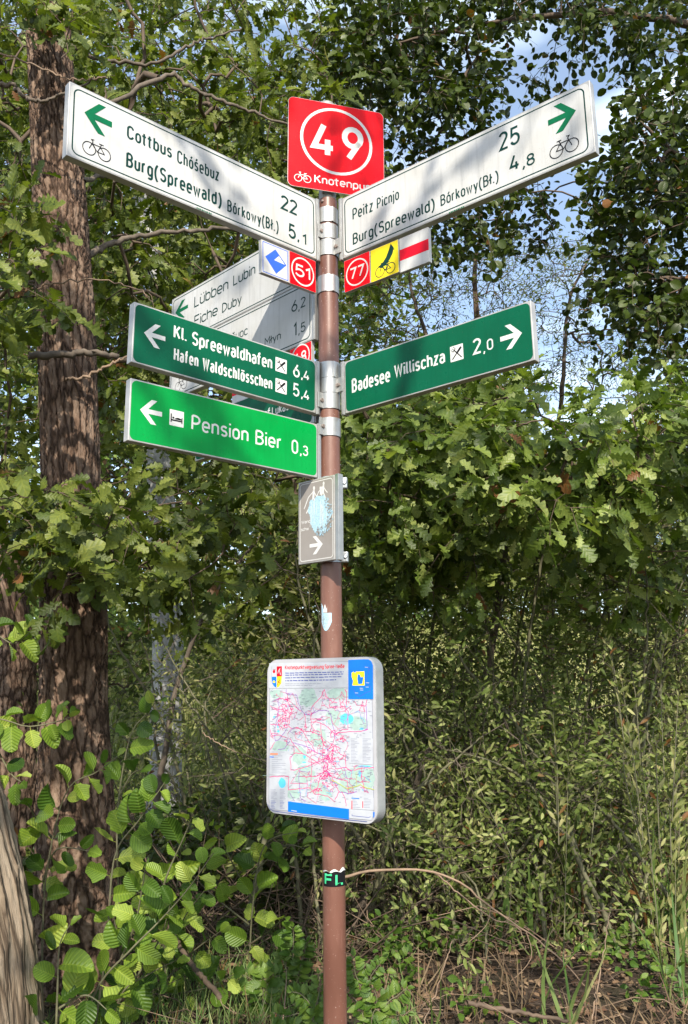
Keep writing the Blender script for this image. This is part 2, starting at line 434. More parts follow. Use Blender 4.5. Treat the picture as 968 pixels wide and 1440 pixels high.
class Board:
    def __init__(s, name, p, label, cat, group=None, T=0.030):
        x0, y0, yaw, Lw, zt, H, tl = p
        yaw = R(yaw); tl = R(tl)
        d = np.array([math.cos(yaw), math.sin(yaw), 0]); zz = np.array([0, 0, 1.])
        s.X = d*math.cos(tl)+zz*math.sin(tl); s.Y = -d*math.sin(tl)+zz*math.cos(tl); s.N = np.cross(s.X, s.Y)
        s.O = np.array([x0, y0, zt+1.6])-s.Y*H
        s.L, s.H, s.T = Lw, H, T
        s.root = empty(name)
        s.root.matrix_world = Matrix([[s.X[i], s.Y[i], s.N[i], s.O[i]] for i in range(3)]+[[0, 0, 0, 1]])
        tag(s.root, label, cat, group)
    def loc(s, u, v):
        d = ray(u, v); t = ((s.O-EYE)@s.N)/(d@s.N)
        P = EYE+d*t-s.O
        return float(P@s.X), float(P@s.Y)
    def z(s, Z, x, y):
        return s.loc(Z[0]+x/Z[2], Z[1]+y/Z[2])
    def body(s, face, rim=0.005, r=0.018, split=False):
        bevel_box('frame', (0, s.L, 0, s.H, -s.T, 0), M['frame'], s.root, 0.002)
        prism('face', rpts(rim, rim, s.L-rim, s.H-rim, r), -0.001, 0.0005, face, s.root)
    def text(s, ink, Z, txt, p0, p1, top, m=0, wt=0.135, gap=0.10):
        a = s.z(Z, *p0); b = s.z(Z, *p1); c = s.z(Z, *top)
        y = (a[1]+b[1])/2
        ink.text(txt, a[0], y, c[1]-a[1], b[0]-a[0], wt, gap, m)
    def rail(s, right_end=True, y0=-0.004, y1=None):
        y1 = s.H+0.004 if y1 is None else y1
        x0, x1 = (s.L+0.001, s.L+0.017) if right_end else (-0.017, -0.001)
        o = bevel_box('rail', (x0, x1, y0, y1, -s.T+0.004, 0.002), M['alu'], s.root, 0.0015)
        xm = (x0+x1)/2
        bevel_box('rail_lip', (x0+0.005, x1-0.005, y0+0.002, y1-0.002, 0.002, 0.0045), M['alu'], s.root, 0.0008)
    def clamp(s, z0, z1, right_end=True, bolt=True, seam=None):
        """band round the pole with a bolted lug that grips the rail"""
        to = lambda P: np.array([(P-s.O)@s.X, (P-s.O)@s.Y, (P-s.O)@s.N])
        C0 = to(np.array([PX, PY, z0])); C1 = to(np.array([PX, PY, z1]))
        inv = s.root.matrix_world.inverted()
        prof = [(PR+0.0004, z0), (PR+0.0035, z0), (PR+0.0035, z1), (PR+0.0004, z1)]
        band = lathe('clamp_band', prof, M['alu'], None, 48, (PX, PY, 0)); band.parent = s.root; band.matrix_parent_inverse = inv
        ya, yb = C0[1], C1[1]
        ys, ye = min(ya, yb)+0.001, max(ya, yb)-0.001
        xa = s.L+0.004 if right_end else -0.004
        xb = C0[0]-0.028 if right_end else C0[0]+0.028
        fz = C0[2]+0.026
        if bolt:
            z1_ = 0.0048
            bevel_box('clamp_lug', (min(xa, xb)-0.0, max(xa, xb)+0.0, ys, ye, z1_, z1_+0.004), M['alu'], s.root, 0.0012)
            xm = (xa+xb)/2; ym = (ys+ye)/2
            hexp = [(xm+0.0075*math.cos(R(a)), ym+0.0075*math.sin(R(a))) for a in range(0, 360, 30)]
            bo = prism('bolt', hexp, z1_+0.004, z1_+0.009, M['bolt'], s.root, 0.0015)
        if seam is not None:
            a = R(seam)
            o = bevel_box('clamp_seam', (-0.0035, 0.0035, -0.004, 0.004, z0, z1), M['alu'], None, 0.001)
            o.matrix_world = Matrix.Translation((PX+(PR+0.0035)*math.cos(a), PY+(PR+0.0035)*math.sin(a), 0))@Matrix.Rotation(a, 4, 'Z')
            o.parent = s.root; o.matrix_parent_inverse = inv

Z1 = (80, 90, 2.547); Z2 = (390, 120, 5.694); Z3 = (470, 90, 2.482); Z4 = (350, 300, 3.585); Z5 = (170, 340, 3.338)
Z6 = (160, 500, 2.847); Z7 = (430, 410, 2.847); Z8 = (400, 650, 5.764); Z9 = (225, 500, 4.209); ZM = (360, 910, 4.84)
FIT = {
 'WL': (-0.8206, 2.2970, 43.29, 0.9995, 1.8155, 0.2502, 0.71), 'WR': (0.0075, 2.9807, -39.40, 1.0008, 1.8272, 0.2503, 0.42),
 'GL': (-0.6458, 2.4853, 42.17, 0.7420, 1.1791, 0.1996, -0.81), 'BG': (-0.6510, 2.4964, 41.03, 0.7403, 0.9327, 0.1997, -0.43),
 'GR': (0.0072, 2.9884, -39.32, 0.7604, 1.1672, 0.1997, 0.73), 'RED': (-0.1951, 2.9320, 16.09, 0.3879, 2.2399, 0.3831, -0.53),
 'MAP': (-0.2792, 3.0952-0.012, -38.23, 0.4757, 0.0889, 0.5179, -0.23), 'GREY': (-0.1646, 3.0323, -43.48, 0.1815, 0.7204, 0.3001, -0.20),
 'BW': (-0.8003, 3.7645, -45.75, 0.9878, 1.7922, 0.5000, -0.34), 'BK': (-0.6436, 3.5901, -45.13, 0.7532, 1.1545, 0.1999, 0.12)}

# ------------------------------------------------------------------ the post
post = tag(empty('signpost', (PX, PY, 0)), 'brown painted round steel post carrying the cycle route signs', 'post')
ztop = zpole(284)
lathe('pole', [(PR, -0.35), (PR, ztop), (PR-0.002, ztop+0.002), (0, ztop+0.002)], M['pole'], post, 64)
lathe('extension_tube', [(0.0335, ztop-0.05), (0.0335, ztop+0.42), (0.030, ztop+0.425), (0, ztop+0.425)], M['sleeve'], post, 48)
for a, dz in ((-118, 0.022), (-118, -0.016), (-60, 0.024)):
    o = lathe('set_screw', [(0.0055, 0), (0.0055, 0.004), (0.003, 0.0065), (0, 0.0065)], M['bolt'], post, 10)
    rr = PR if dz < 0 else 0.0335
    o.matrix_world = Matrix.Translation((PX+rr*math.cos(R(a)), PY+rr*math.sin(R(a)), ztop+dz))@Matrix.Rotation(R(a), 4, 'Z')@Matrix.Rotation(R(90), 4, 'Y')
    o.parent = post; o.matrix_parent_inverse = Matrix.Translation((-PX, -PY, 0))
lathe('ground_collar', [(PR+0.02, -0.05), (PR+0.018, 0.03), (PR, 0.05)], M['pole'], post, 40)

def dest_sign(key, name, label, face, border=None):
    b = Board(name, FIT[key], label, 'sign', 'direction signs on the post')
    b.body(face)
    return b

# ---- white, upper left
b = WL = dest_sign('WL', 'direction_sign', 'white signboard pointing left to Cottbus 22 and Burg(Spreewald) 5,1', M['white'])
ink = Ink(); y0 = 0.014
ink.mark('border'); ink.rrect(0.017, 0.015, b.L-0.013, b.H-0.015, 0.02, 0, 0.0046)
b.text(ink, Z1, 'Cottbus', (250, 268), (412, 336), (250, 218), 0, 0.145, 0.08)
b.text(ink, Z1, 'Chóśebuz', (430, 358), (581, 416), (430, 311), 0, 0.130, 0.08)
b.text(ink, Z1, 'Burg(Spreewald)', (247, 372), (590, 508), (247, 318), 0, 0.145, 0.08)
b.text(ink, Z1, 'Bórkowy(Bł.)', (610, 529), (794, 603), (610, 486), 0, 0.125, 0.09)
b.text(ink, Z1, '22', (802, 520), (861, 542), (802, 468), 0, 0.130, 0.10)
b.text(ink, Z1, '5', (830, 620), (856, 631), (830, 568), 0, .14)
b.text(ink, Z1, ',', (861, 634), (868, 636), (861, 588), 0, .14)
b.text(ink, Z1, '1', (879, 645), (893, 650), (879, 606), 0, .14)
xa, ya = b.z(Z1, 98, 180); xb, yb = b.z(Z1, 197, 216); t1 = b.z(Z1, 165, 150)[1]; t0 = b.z(Z1, 155, 252)[1]
ym = (t0+t1)/2; ink.mark('arrow'); ink.poly(arrow_pts(xa, ym-(t1-t0)/2, xb, ym+(t1-t0)/2, True), 1)
p = b.z(Z1, 90, 300); q = b.z(Z1, 193, 340); hh = (q[0]-p[0])*0.60; c = b.z(Z1, 141, 306)[1]
ink.bike(p[0], c-hh/2, q[0], c+hh/2, 0.0026, 2)
xx, yy = b.z(Z1, 500, 517)
ink.mark('small_print')
for i in range(9): ink.poly([(xx+i*0.007, yy), (xx+i*0.007+0.004+0.002*(i % 2), yy), (xx+i*0.007+0.004, yy+0.005), (xx+i*0.007, yy+0.005)], 1)
ink.build('lettering', [M['ink'], M['inkg'], M['black']], b.root)
b.rail(); b.clamp(zpole(341), zpole(321))

# ---- white, upper right
b = WR = dest_sign('WR', 'direction_sign', 'white signboard pointing right to Peitz 25 and Burg(Spreewald) 4,8', M['white'])
ink = Ink()
ink.mark('border'); ink.rrect(0.013, 0.015, b.L-0.022, b.H-0.015, 0.02, 0, 0.0046)
b.text(ink, Z3, 'Peitz', (65, 545), (137, 514), (66, 503), 0, 0.125, 0.08)
b.text(ink, Z3, 'Picnjo', (150, 503), (228, 476), (150, 464), 0, 0.120, 0.09)
b.text(ink, Z3, 'Burg(Spreewald)', (66, 628), (353, 512), (66, 588), 0, 0.135, 0.09)
b.text(ink, Z3, 'Bórkowy(Bł.)', (373, 495), (576, 410), (373, 456), 0, 0.115, 0.09)
b.text(ink, Z3, '25', (578, 304), (651, 275), (578, 240), 0, 0.120, 0.12)
b.text(ink, Z3, '4', (615, 377), (650, 365), (615, 320), 0, .13)
b.text(ink, Z3, ',', (658, 366), (668, 362), (658, 320), 0, .14)
b.text(ink, Z3, '8', (674, 358), (703, 347), (674, 316), 0, .13)
xa, ya = b.z(Z3, 748, 204); xb, yb = b.z(Z3, 845, 157); t1 = b.z(Z3, 785, 139)[1]; t0 = b.z(Z3, 788, 238)[1]
ink.mark('arrow'); ink.poly(arrow_pts(xa, t0, xb, t1, False), 1)
p = b.z(Z3, 752, 300); q = b.z(Z3, 856, 270); hh = (q[0]-p[0])*0.62; c = b.z(Z3, 804, 286)[1]
ink.bike(p[0], c-hh/2, q[0], c+hh/2, 0.0028, 2, True)
xx, yy = b.z(Z3, 402, 522)
ink.mark('small_print')
for i in range(9): ink.poly([(xx+i*0.007, yy), (xx+i*0.007+0.004+0.002*(i % 2), yy), (xx+i*0.007+0.004, yy+0.005), (xx+i*0.007, yy+0.005)], 1)
ink.build('lettering', [M['ink'], M['inkg'], M['black']], b.root)
b.rail(False); b.clamp(zpole(364), zpole(342.5), False)

# ---- small squares used on the green signs
def fork_knife(ink, x0, y0, x1, y1, mw, mk):
    ink.mark('restaurant_symbol'); ink.rrect(x0, y0, x1, y1, 0.002, mw)
    W = x1-x0; H = y1-y0
    P = lambda a, b_: (x0+a*W, y0+b_*H)
    ink.stroke([P(.14, .14), P(.86, .82)], W*.085, mk); ink.stroke([P(.52, .50), P(.84, .80)], W*.16, mk)
    ink.stroke([P(.86, .14), P(.30, .72)], W*.075, mk)
    for d in (-.09, 0, .09): ink.stroke([P(.33+d, .68+d), P(.16+d, .86+d)], W*.04, mk)
    ink.stroke([P(.22, .62), P(.42, .80)], W*.06, mk)
def square_on(b, ink, Z, tl, tr, br, bl, fn, *mm):
    pts = [b.z(Z, *q) for q in (tl, tr, br, bl)]
    fn(ink, (pts[0][0]+pts[3][0])/2, (pts[2][1]+pts[3][1])/2, (pts[1][0]+pts[2][0])/2, (pts[0][1]+pts[1][1])/2, *mm)

# ---- dark green, left
b = GL = dest_sign('GL', 'direction_sign', 'dark green signboard pointing left to Kl. Spreewaldhafen and Hafen Waldschlösschen', M['dgreen'])
ink = Ink()
b.text(ink, Z5, 'Kl.', (247, 449), (308, 471), (247, 385), 0, 0.145, 0.07)
b.text(ink, Z5, 'Spreewaldhafen', (333, 481), (710, 601), (333, 416), 0, 0.145, 0.07)
b.text(ink, Z5, 'Hafen', (247, 554), (363, 592), (247, 492), 0, 0.145, 0.07)
b.text(ink, Z5, 'Waldschlösschen', (382, 599), (710, 698), (382, 538), 0, 0.145, 0.07)
b.text(ink, Z5, '6', (808, 632), (839, 641), (808, 568), 0, .13)
b.text(ink, Z5, ',', (845, 644), (853, 646), (845, 590), 0, .13)
b.text(ink, Z5, '4', (857, 648), (885, 654), (857, 600), 0, .14)
b.text(ink, Z5, '5', (808, 722), (837, 731), (808, 660), 0, .13)
b.text(ink, Z5, ',', (845, 734), (853, 736), (845, 680), 0, .13)
b.text(ink, Z5, '4', (857, 740), (885, 747), (857, 692), 0, .14)
xa, ya = b.z(Z5, 108, 430); xb, yb = b.z(Z5, 208, 453); t1 = b.z(Z5, 173, 391)[1]; t0 = b.z(Z5, 172, 501)[1]
ink.mark('arrow'); ink.poly(arrow_pts(xa, t0, xb, t1, True), 0)
square_on(b, ink, Z5, (725, 540), (778, 556), (778, 621), (725, 606), fork_knife, 0, 1)
square_on(b, ink, Z5, (725, 638), (778, 655), (778, 718), (725, 704), fork_knife, 0, 1)
ink.build('lettering', [M['wprint'], M['black']], b.root)
b.rail(); b.clamp(zpole(578), zpole(556.5))

# ---- bright green, left
b = BG = dest_sign('BG', 'direction_sign', 'bright green signboard pointing left to Pension Bier 0,3 with a bed symbol', M['bgreen'])
ink = Ink()
b.text(ink, Z6, 'Pension', (310, 298), (539, 346), (310, 235), 0, 0.130, 0.12)
b.text(ink, Z6, 'Bier', (567, 354), (672, 377), (567, 295), 0, 0.130, 0.12)
b.text(ink, Z6, '0', (712, 390), (738, 396), (712, 334), 0, .125)
b.text(ink, Z6, ',', (745, 398), (752, 400), (745, 350), 0, .13)
b.text(ink, Z6, '3', (757, 400), (778, 404), (757, 359), 0, .13)
xa, ya = b.z(Z6, 105, 222); xb, yb = b.z(Z6, 193, 234); t1 = b.z(Z6, 160, 180)[1]; t0 = b.z(Z6, 154, 276)[1]
ink.mark('arrow'); ink.poly(arrow_pts(xa, t0, xb, t1, True), 0)
def bed(ink, x0, y0, x1, y1, mw, mk):
    ink.mark('bed_symbol'); ink.rrect(x0, y0, x1, y1, 0.002, mw)
    W = x1-x0; H = y1-y0; P = lambda a, b_: (x0+a*W, y0+b_*H)
    ink.stroke([P(.12, .20), P(.12, .74)], W*.07, mk); ink.stroke([P(.88, .20), P(.88, .60)], W*.07, mk)
    ink.poly([P(.12, .30), P(.88, .30), P(.88, .40), P(.12, .40)], mk)
    ink.poly([P(.40, .42), P(.84, .42), P(.84, .52), P(.60, .56), P(.40, .50)], mk); ink.disc(*P(.27, .50), W*.075, W*.065, mk)
square_on(b, ink, Z6, (224, 213), (280, 227), (280, 290), (222, 277), bed, 0, 1)
ink.build('lettering', [M['wprint'], M['black']], b.root)
b.rail(); b.clamp(zpole(616), zpole(591))

# ---- dark green, right
b = GR = dest_sign('GR', 'direction_sign', 'dark green signboard pointing right to Badesee Willischza 2,0', M['dgreen'])
ink = Ink()
b.text(ink, Z7, 'Badesee', (186, 405), (340, 361), (186, 349), 0, 0.145, 0.07)
b.text(ink, Z7, 'Willischza', (356, 343), (560, 288), (356, 290), 0, 0.145, 0.07)
b.text(ink, Z7, '2', (672, 254), (705, 245), (672, 191), 0, .13)
b.text(ink, Z7, ',', (712, 247), (720, 245), (712, 200), 0, .13)
b.text(ink, Z7, '0', (728, 236), (753, 230), (728, 191), 0, .13)
xa, ya = b.z(Z7, 780, 190); xb, yb = b.z(Z7, 867, 163); t1 = b.z(Z7, 817, 131)[1]; t0 = b.z(Z7, 817, 230)[1]
ink.mark('arrow'); ink.poly(arrow_pts(xa, t0, xb, t1, False), 0)
square_on(b, ink, Z7, (580, 221), (632, 207), (632, 269), (580, 285), fork_knife, 0, 1)
ink.build('lettering', [M['wprint'], M['black']], b.root)
b.rail(False); b.clamp(zpole(556), zpole(535.5), False)

# ---- the two stacked white signs pointing back left
f = list(FIT['BW']); yawb = R(f[2])
up = list(f); up[5] = 0.249
lo = list(f); lo[5] = 0.249; lo[4] = f[4]-0.251; lo[3] = f[3]
b = BW1 = Board('direction_sign', up, 'white signboard behind the post reading Lübben Lubin, Eiche Duby', 'sign', 'direction signs on the post'); b.body(M['white'])
ink = Ink(); ink.mark('border'); ink.rrect(0.013, 0.013, b.L-0.013, b.H-0.013, 0.02, 0, 0.0046)
b.text(ink, Z5, 'Lübben', (345, 306), (505, 228), (345, 253), 0, 0.120, 0.09)
b.text(ink, Z5, 'Lubin', (528, 201), (632, 158), (528, 150), 0, 0.120, 0.09)
b.text(ink, Z5, 'Eiche', (345, 396), (455, 345), (345, 346), 0, 0.120, 0.09)
b.text(ink, Z5, 'Duby', (476, 333), (568, 290), (476, 287), 0, 0.120, 0.09)
t1 = b.z(Z5, 288, 275)[1]; t0 = b.z(Z5, 288, 360)[1]; xa = b.z(Z5, 257, 330)[0]; xb = b.z(Z5, 316, 312)[0]
ink.mark('arrow'); ink.poly(arrow_pts(xa, t0, xb, t1, True), 1)
ink.build('lettering', [M['ink'], M['inkg'], M['black']], b.root); b.rail(y1=0.249); b.clamp(zpole(318), zpole(297.5), bolt=False, seam=-62)
b = BW2 = Board('direction_sign', lo, 'white signboard under the Lübben one, ending in 6,2 and 1,5', 'sign', 'direction signs on the post'); b.body(M['white'])
ink = Ink(); ink.mark('border'); ink.rrect(0.013, 0.013, b.L-0.013, b.H-0.013, 0.02, 0, 0.0046)
b.text(ink, Z5, 'Tšupc', (500, 478), (596, 437), (500, 436), 0, 0.120, 0.09)
b.text(ink, Z5, '. Młyn', (660, 496), (752, 458), (660, 458), 0, 0.130, 0.09)
b.text(ink, Z5, '6', (802, 333), (830, 322), (802, 278), 0, .12)
b.text(ink, Z5, ',', (834, 326), (840, 322), (834, 280), 0, .12)
b.text(ink, Z5, '2', (845, 312), (868, 302), (845, 264), 0, .12)
b.text(ink, Z5, '1', (812, 448), (826, 440), (812, 384), 0, .12)
b.text(ink, Z5, ',', (834, 438), (840, 434), (834, 390), 0, .12)
b.text(ink, Z5, '5', (846, 428), (868, 418), (846, 382), 0, .12)
p = b.z(Z5, 255, 690); q = b.z(Z5, 312, 665); hh = (q[0]-p[0])*0.6; c = b.z(Z5, 284, 668)[1]
ink.bike(p[0], c-hh/2, q[0], c+hh/2, 0.0026, 2)
ink.build('lettering', [M['ink'], M['inkg'], M['black']], b.root); b.rail(y1=0.245); b.clamp(zpole(415), zpole(392), bolt=False, seam=-62)
# ---- dark green sign behind
b = BK = dest_sign('BK', 'direction_sign', 'dark green Lukas signboard mostly hidden behind the Pension Bier one', M['dgreen'])
ink = Ink()
b.text(ink, Z9, 'hof', (592, 382), (655, 356), (592, 330), 0, 0.140, 0.09)
b.text(ink, Z9, 'Lukas', (664, 356), (764, 322), (664, 304), 0, 0.140, 0.09)
b.text(ink, Z9, '0', (787, 322), (815, 312), (787, 262), 0, .13)
ink.build('lettering', [M['wprint']], b.root); b.rail(); b.clamp(zpole(535), zpole(513), bolt=False, seam=-62)

# ---- red node sign on top
b = RED = Board('node_sign', FIT['RED'], 'red sign with white ring round 49 and the word Knotenpunkt topping the post', 'sign', T=0.003)
prism('plate', rpts(0, 0, b.L, b.H, 0.022, 8), -0.003, 0, M['frame'], b.root, 0.0006)
prism('face', rpts(0.0015, 0.0015, b.L-0.0015, b.H-0.0015, 0.021, 8), -0.001, 0.0005, M['red'], b.root)
ink = Ink()
l = b.z(Z2, 183, 400)[0]; r = b.z(Z2, 762, 520)[0]; t = b.z(Z2, 440, 180)[1]; bo = b.z(Z2, 505, 722)[1]
ink.mark('ring'); ink.ring((l+r)/2, (t+bo)/2, (r-l)/2-0.006, (t-bo)/2-0.006, 0.0115)
b.text(ink, Z2, '4', (272, 558), (468, 588), (272, 280), 0, .15)
b.text(ink, Z2, '9', (518, 596), (692, 622), (514, 320), 0, .15)
b.text(ink, Z2, 'Knotenpunkt', (297, 779), (838, 863), (297, 712), 0, 0.145, 0.11)
p = b.z(Z2, 135, 750); q = b.z(Z2, 273, 770); hh = (q[0]-p[0])*0.62; c = b.z(Z2, 204, 735)[1]
ink.bike(p[0], c-hh/2, q[0], c+hh/2, 0.0028, 0)
ink.build('lettering', [M['wprint']], b.root)
for yy in (0.06, 0.30):
    bevel_box('bracket_bar', (b.L*0.30, b.L*0.62, yy-0.012, yy+0.012, -0.020, -0.0032), M['alu'], b.root)

# ---- plaques hung under the white signs
def plaque(sign, Z, tl, tr, br, bl, label, face, name='route_plaque', group='route plaques hung under the signs'):
    pts = [sign.z(Z, *q) for q in (tl, tr, br, bl)]
    x0 = (pts[0][0]+pts[3][0])/2; x1 = (pts[1][0]+pts[2][0])/2; yb = (pts[2][1]+pts[3][1])/2
    yt = min(-0.003, (pts[0][1]+pts[1][1])/2)
    e = empty(name); P = sign.O+sign.X*x0+sign.Y*yb
    e.matrix_world = Matrix([[sign.X[i], sign.Y[i], sign.N[i], P[i]] for i in range(3)]+[[0, 0, 0, 1]])
    tag(e, label, 'plaque', group)
    Wd, Hd = x1-x0, yt-yb
    bevel_box('plate', (0, Wd, 0, Hd, -0.016, 0), M['frame'], e, 0.001)
    prism('face', rpts(0.0015, 0.0015, Wd-0.0015, Hd-0.0015, 0.002, 2), -0.001, 0.0005, face, e)
    for fx in (0.25, 0.75):
        bevel_box('hook', (Wd*fx-0.006, Wd*fx+0.006, Hd-0.004, Hd+0.004, -0.020, -0.0165), M['alu'], e, 0.0005)
    return e, Wd, Hd
def ringnum(e, Wd, Hd, txt):
    ink = Ink(); ink.mark('ring'); ink.ring(Wd/2, Hd/2, Wd*.41, Wd*.41, Wd*.045)
    ink.text(txt, Wd*.22, Hd/2-Wd*.19, Wd*.38, Wd*.56, 0.145, 0.09)
    ink.build('lettering', [M['wprint']], e)
e, Wd, Hd = plaque(WL, Z4, (66, 130), (203, 187), (203, 350), (62, 296), 'white plaque with blue diamond symbol under the Cottbus sign', M['white'])
ink = Ink(); ink.rrect(Wd*.05, Hd*.05, Wd*.95, Hd*.95, 0.002, 0, 0.003)
D_ = lambda a, c: (a*Wd, c*Hd)
ink.poly([D_(.13, .52), D_(.50, .86), D_(.90, .50), D_(.52, .12)]); ink.poly([D_(.45, .52), D_(.63, .70), D_(.84, .50)], 1)
ink.build('emblem', [M['bluep'], M['wprint']], e)
e, Wd, Hd = plaque(WL, Z4, (205, 188), (338, 240), (338, 402), (205, 350), 'red plaque with ringed 51 under the Cottbus sign', M['red']); ringnum(e, Wd, Hd, '51')
e, Wd, Hd = plaque(WR, Z4, (482, 240), (612, 188), (612, 350), (482, 402), 'red plaque with ringed 77 under the Peitz sign', M['red']); ringnum(e, Wd, Hd, '77')
e, Wd, Hd = plaque(WR, Z4, (615, 188), (755, 128), (757, 295), (615, 352), 'yellow plaque with green gherkin on a bicycle under the Peitz sign', M['yellow'])
ink = Ink(); D_ = lambda a, c: (a*Wd, c*Hd)
up_ = [(.26, .40), (.42, .46), (.56, .60), (.66, .78), (.74, .96)]; dn = [(.84, .80), (.80, .64), (.70, .50), (.56, .38), (.38, .32)]
ink.poly([D_(*q) for q in up_+dn], 0)
ink.stroke([D_(.72, .84), D_(.86, .74)], 0.004); ink.stroke([D_(.56, .42), D_(.60, .28), D_(.52, .20)], 0.004)
ink.bike(Wd*.16, Hd*.06, Wd*.88, Hd*.06+Wd*.42, 0.0032, 0)
ink.build('emblem', [M['ink']], e)
e, Wd, Hd = plaque(WR, Z4, (760, 128), (906, 66), (911, 242), (762, 302), 'white plaque with red stripe under the Peitz sign', M['white'])
ink = Ink(); ink.poly([(0.001, Hd*.34), (Wd-.001, Hd*.34), (Wd-.001, Hd*.66), (0.001, Hd*.66)]); ink.build('stripe', [M['rprint']], e)
Z10 = (380, 440, 8.0)
e, Wd, Hd = plaque(BW2, Z10, (222, 402), (465, 305), (465, 590), (222, 690), 'red plaque with ringed 48 half hidden under the Młyn sign', M['red']); ringnum(e, Wd, Hd, '48')
p0 = BW2.z(Z9, 428, 290)
e, Wd, Hd = plaque(BW2, Z9, (428, 92), (620, 20), (620, 214), (428, 291), 'white plaque with red stripe glimpsed between the two left green signs', M['white'])
ink = Ink(); ink.poly([(0.001, Hd*.26), (Wd-.001, Hd*.26), (Wd-.001, Hd*.66), (0.001, Hd*.66)]); ink.build('stripe', [M['rprint']], e)

# ---- grey hiking sign
b = GREY = Board('hiking_sign', FIT['GREY'], 'small grey hiking sign with two walkers, scraped blue patch and right arrow', 'sign', T=0.02)
b.body(M['grey'], 0.004, 0.012)
bevel_box('rail', (b.L+0.001, b.L+0.018, -0.002, b.H+0.002, -0.026, -0.002), M['alu'], b.root)
ink = Ink(); ink.mark('border'); ink.rrect(0.010, 0.010, b.L-0.008, b.H-0.010, 0.012, 0, 0.0025)
S = lambda pts, w_: ink.stroke([b.z(Z8, *q) for q in pts], w_)
def hiker(cx, cy, k, pole_side=-1):
    ink.disc(*b.z(Z8, cx, cy), 0.0048*k, 0.0075*k)
    S([(cx-2, cy+18*k), (cx-6, cy+80*k)], 0.010*k)
    S([(cx-6, cy+75*k), (cx-36*k, cy+150*k), (cx-62*k, cy+205*k)], 0.0048*k)
    S([(cx-4, cy+75*k), (cx+12, cy+120*k), (cx+16, cy+175*k)], 0.0048*k)
    S([(cx-5, cy+28*k), (cx-45*k, cy+75*k), (cx-80*k, cy+170*k)], 0.0036*k)
    S([(cx, cy+30*k), (cx+18*k, cy+62*k), (cx+34*k, cy+80*k)], 0.0036*k)
ink.mark('walkers_symbol'); hiker(242, 210, 1.0); hiker(320, 172, .92); S([(296, 198), (298, 262)], 0.010)
b.text(ink, Z8, 'Wand', (140, 500), (212, 492), (140, 474), 0, 0.145, 0.09)
b.text(ink, Z8, 'schw', (138, 560), (200, 552), (138, 532), 0, 0.145, 0.09)
xa = b.z(Z8, 207, 678)[0]; xb = b.z(Z8, 313, 660)[0]; t1 = b.z(Z8, 249, 600)[1]; t0 = b.z(Z8, 248, 747)[1]
ink.mark('arrow'); ink.poly(arrow_pts(xa, t0, xb, t1, False), 0)
rs = random.Random(3)
ink.mark('scraped_patch')
pts = []
for i in range(110):
    a = 2*math.pi*i/110
    ry = 150*(1-.10*math.cos(a)); rx = 92*(1+.10*math.sin(a))*(1-.18*max(0, -math.sin(a))*abs(math.cos(a)))
    k = 1+.07*math.sin(5*a+1)+.05*math.sin(11*a)+rs.uniform(-.05, .05)
    pts.append(b.z(Z8, 292+math.cos(a)*rx*k, 425-math.sin(a)*ry*k))
ink.poly(pts, 1)
for i in range(190):                                   # flakes scraped off along the right and lower edge
    a = rs.uniform(-1.9, 1.1); rr = rs.uniform(.62, 1.16); s_ = rs.uniform(.0008, .0034)
    x, y = b.z(Z8, 292+math.cos(a)*92*rr, 425-math.sin(a)*150*rr)
    ink.poly([(x-s_, y-s_), (x+s_*1.2, y-s_*.7), (x+s_*.6, y+s_)], 2 if rr < 1 else 1)
for i in range(16):
    x = 215+rs.uniform(0, 150); ink.stroke([b.z(Z8, x, 300+rs.uniform(0, 60)), b.z(Z8, x+rs.uniform(-8, 8), 420+rs.uniform(0, 120))], .0012, 0)
ink.build('lettering', [M['wprint'], M['scrape'], M['grey']], b.root)
inv = b.root.matrix_world.inverted()
for v0, v1 in ((673, 689), (777, 792)):
    za, zb = zpole(v1), zpole(v0)
    bd = lathe('clamp_band', [(PR+0.0004, za), (PR+0.003, za), (PR+0.003, zb), (PR+0.0004, zb)], M['galv'], None, 48, (PX, PY, 0))
    bd.parent = b.root; bd.matrix_parent_inverse = inv
    lug = bevel_box('clamp_lug', (PR-0.004, PR+0.026, -0.012, 0.012, za, zb), M['galv'], None, 0.004)
    lug.matrix_world = Matrix.Translation((PX, PY, 0))@Matrix.Rotation(R(-12), 4, 'Z'); lug.parent = b.root; lug.matrix_parent_inverse = inv
    bo = lathe('bolt', [(0.008, 0), (0.008, 0.006), (0.005, 0.010), (0, 0.010)], M['galv'], None, 8)
    bo.matrix_world = Matrix.Translation((PX+PR+0.014, PY-0.018, (za+zb)/2))@Matrix.Rotation(R(90), 4, 'X'); bo.parent = b.root; bo.matrix_parent_inverse = inv
    br = bevel_box('bracket_arm', (0.055, 0.175, b.O[2]*0+0, 0.012, -0.040, -0.0265), M['galv'], b.root, 0.002)
    br.location = (0, (za+zb)/2-b.O[2], 0)

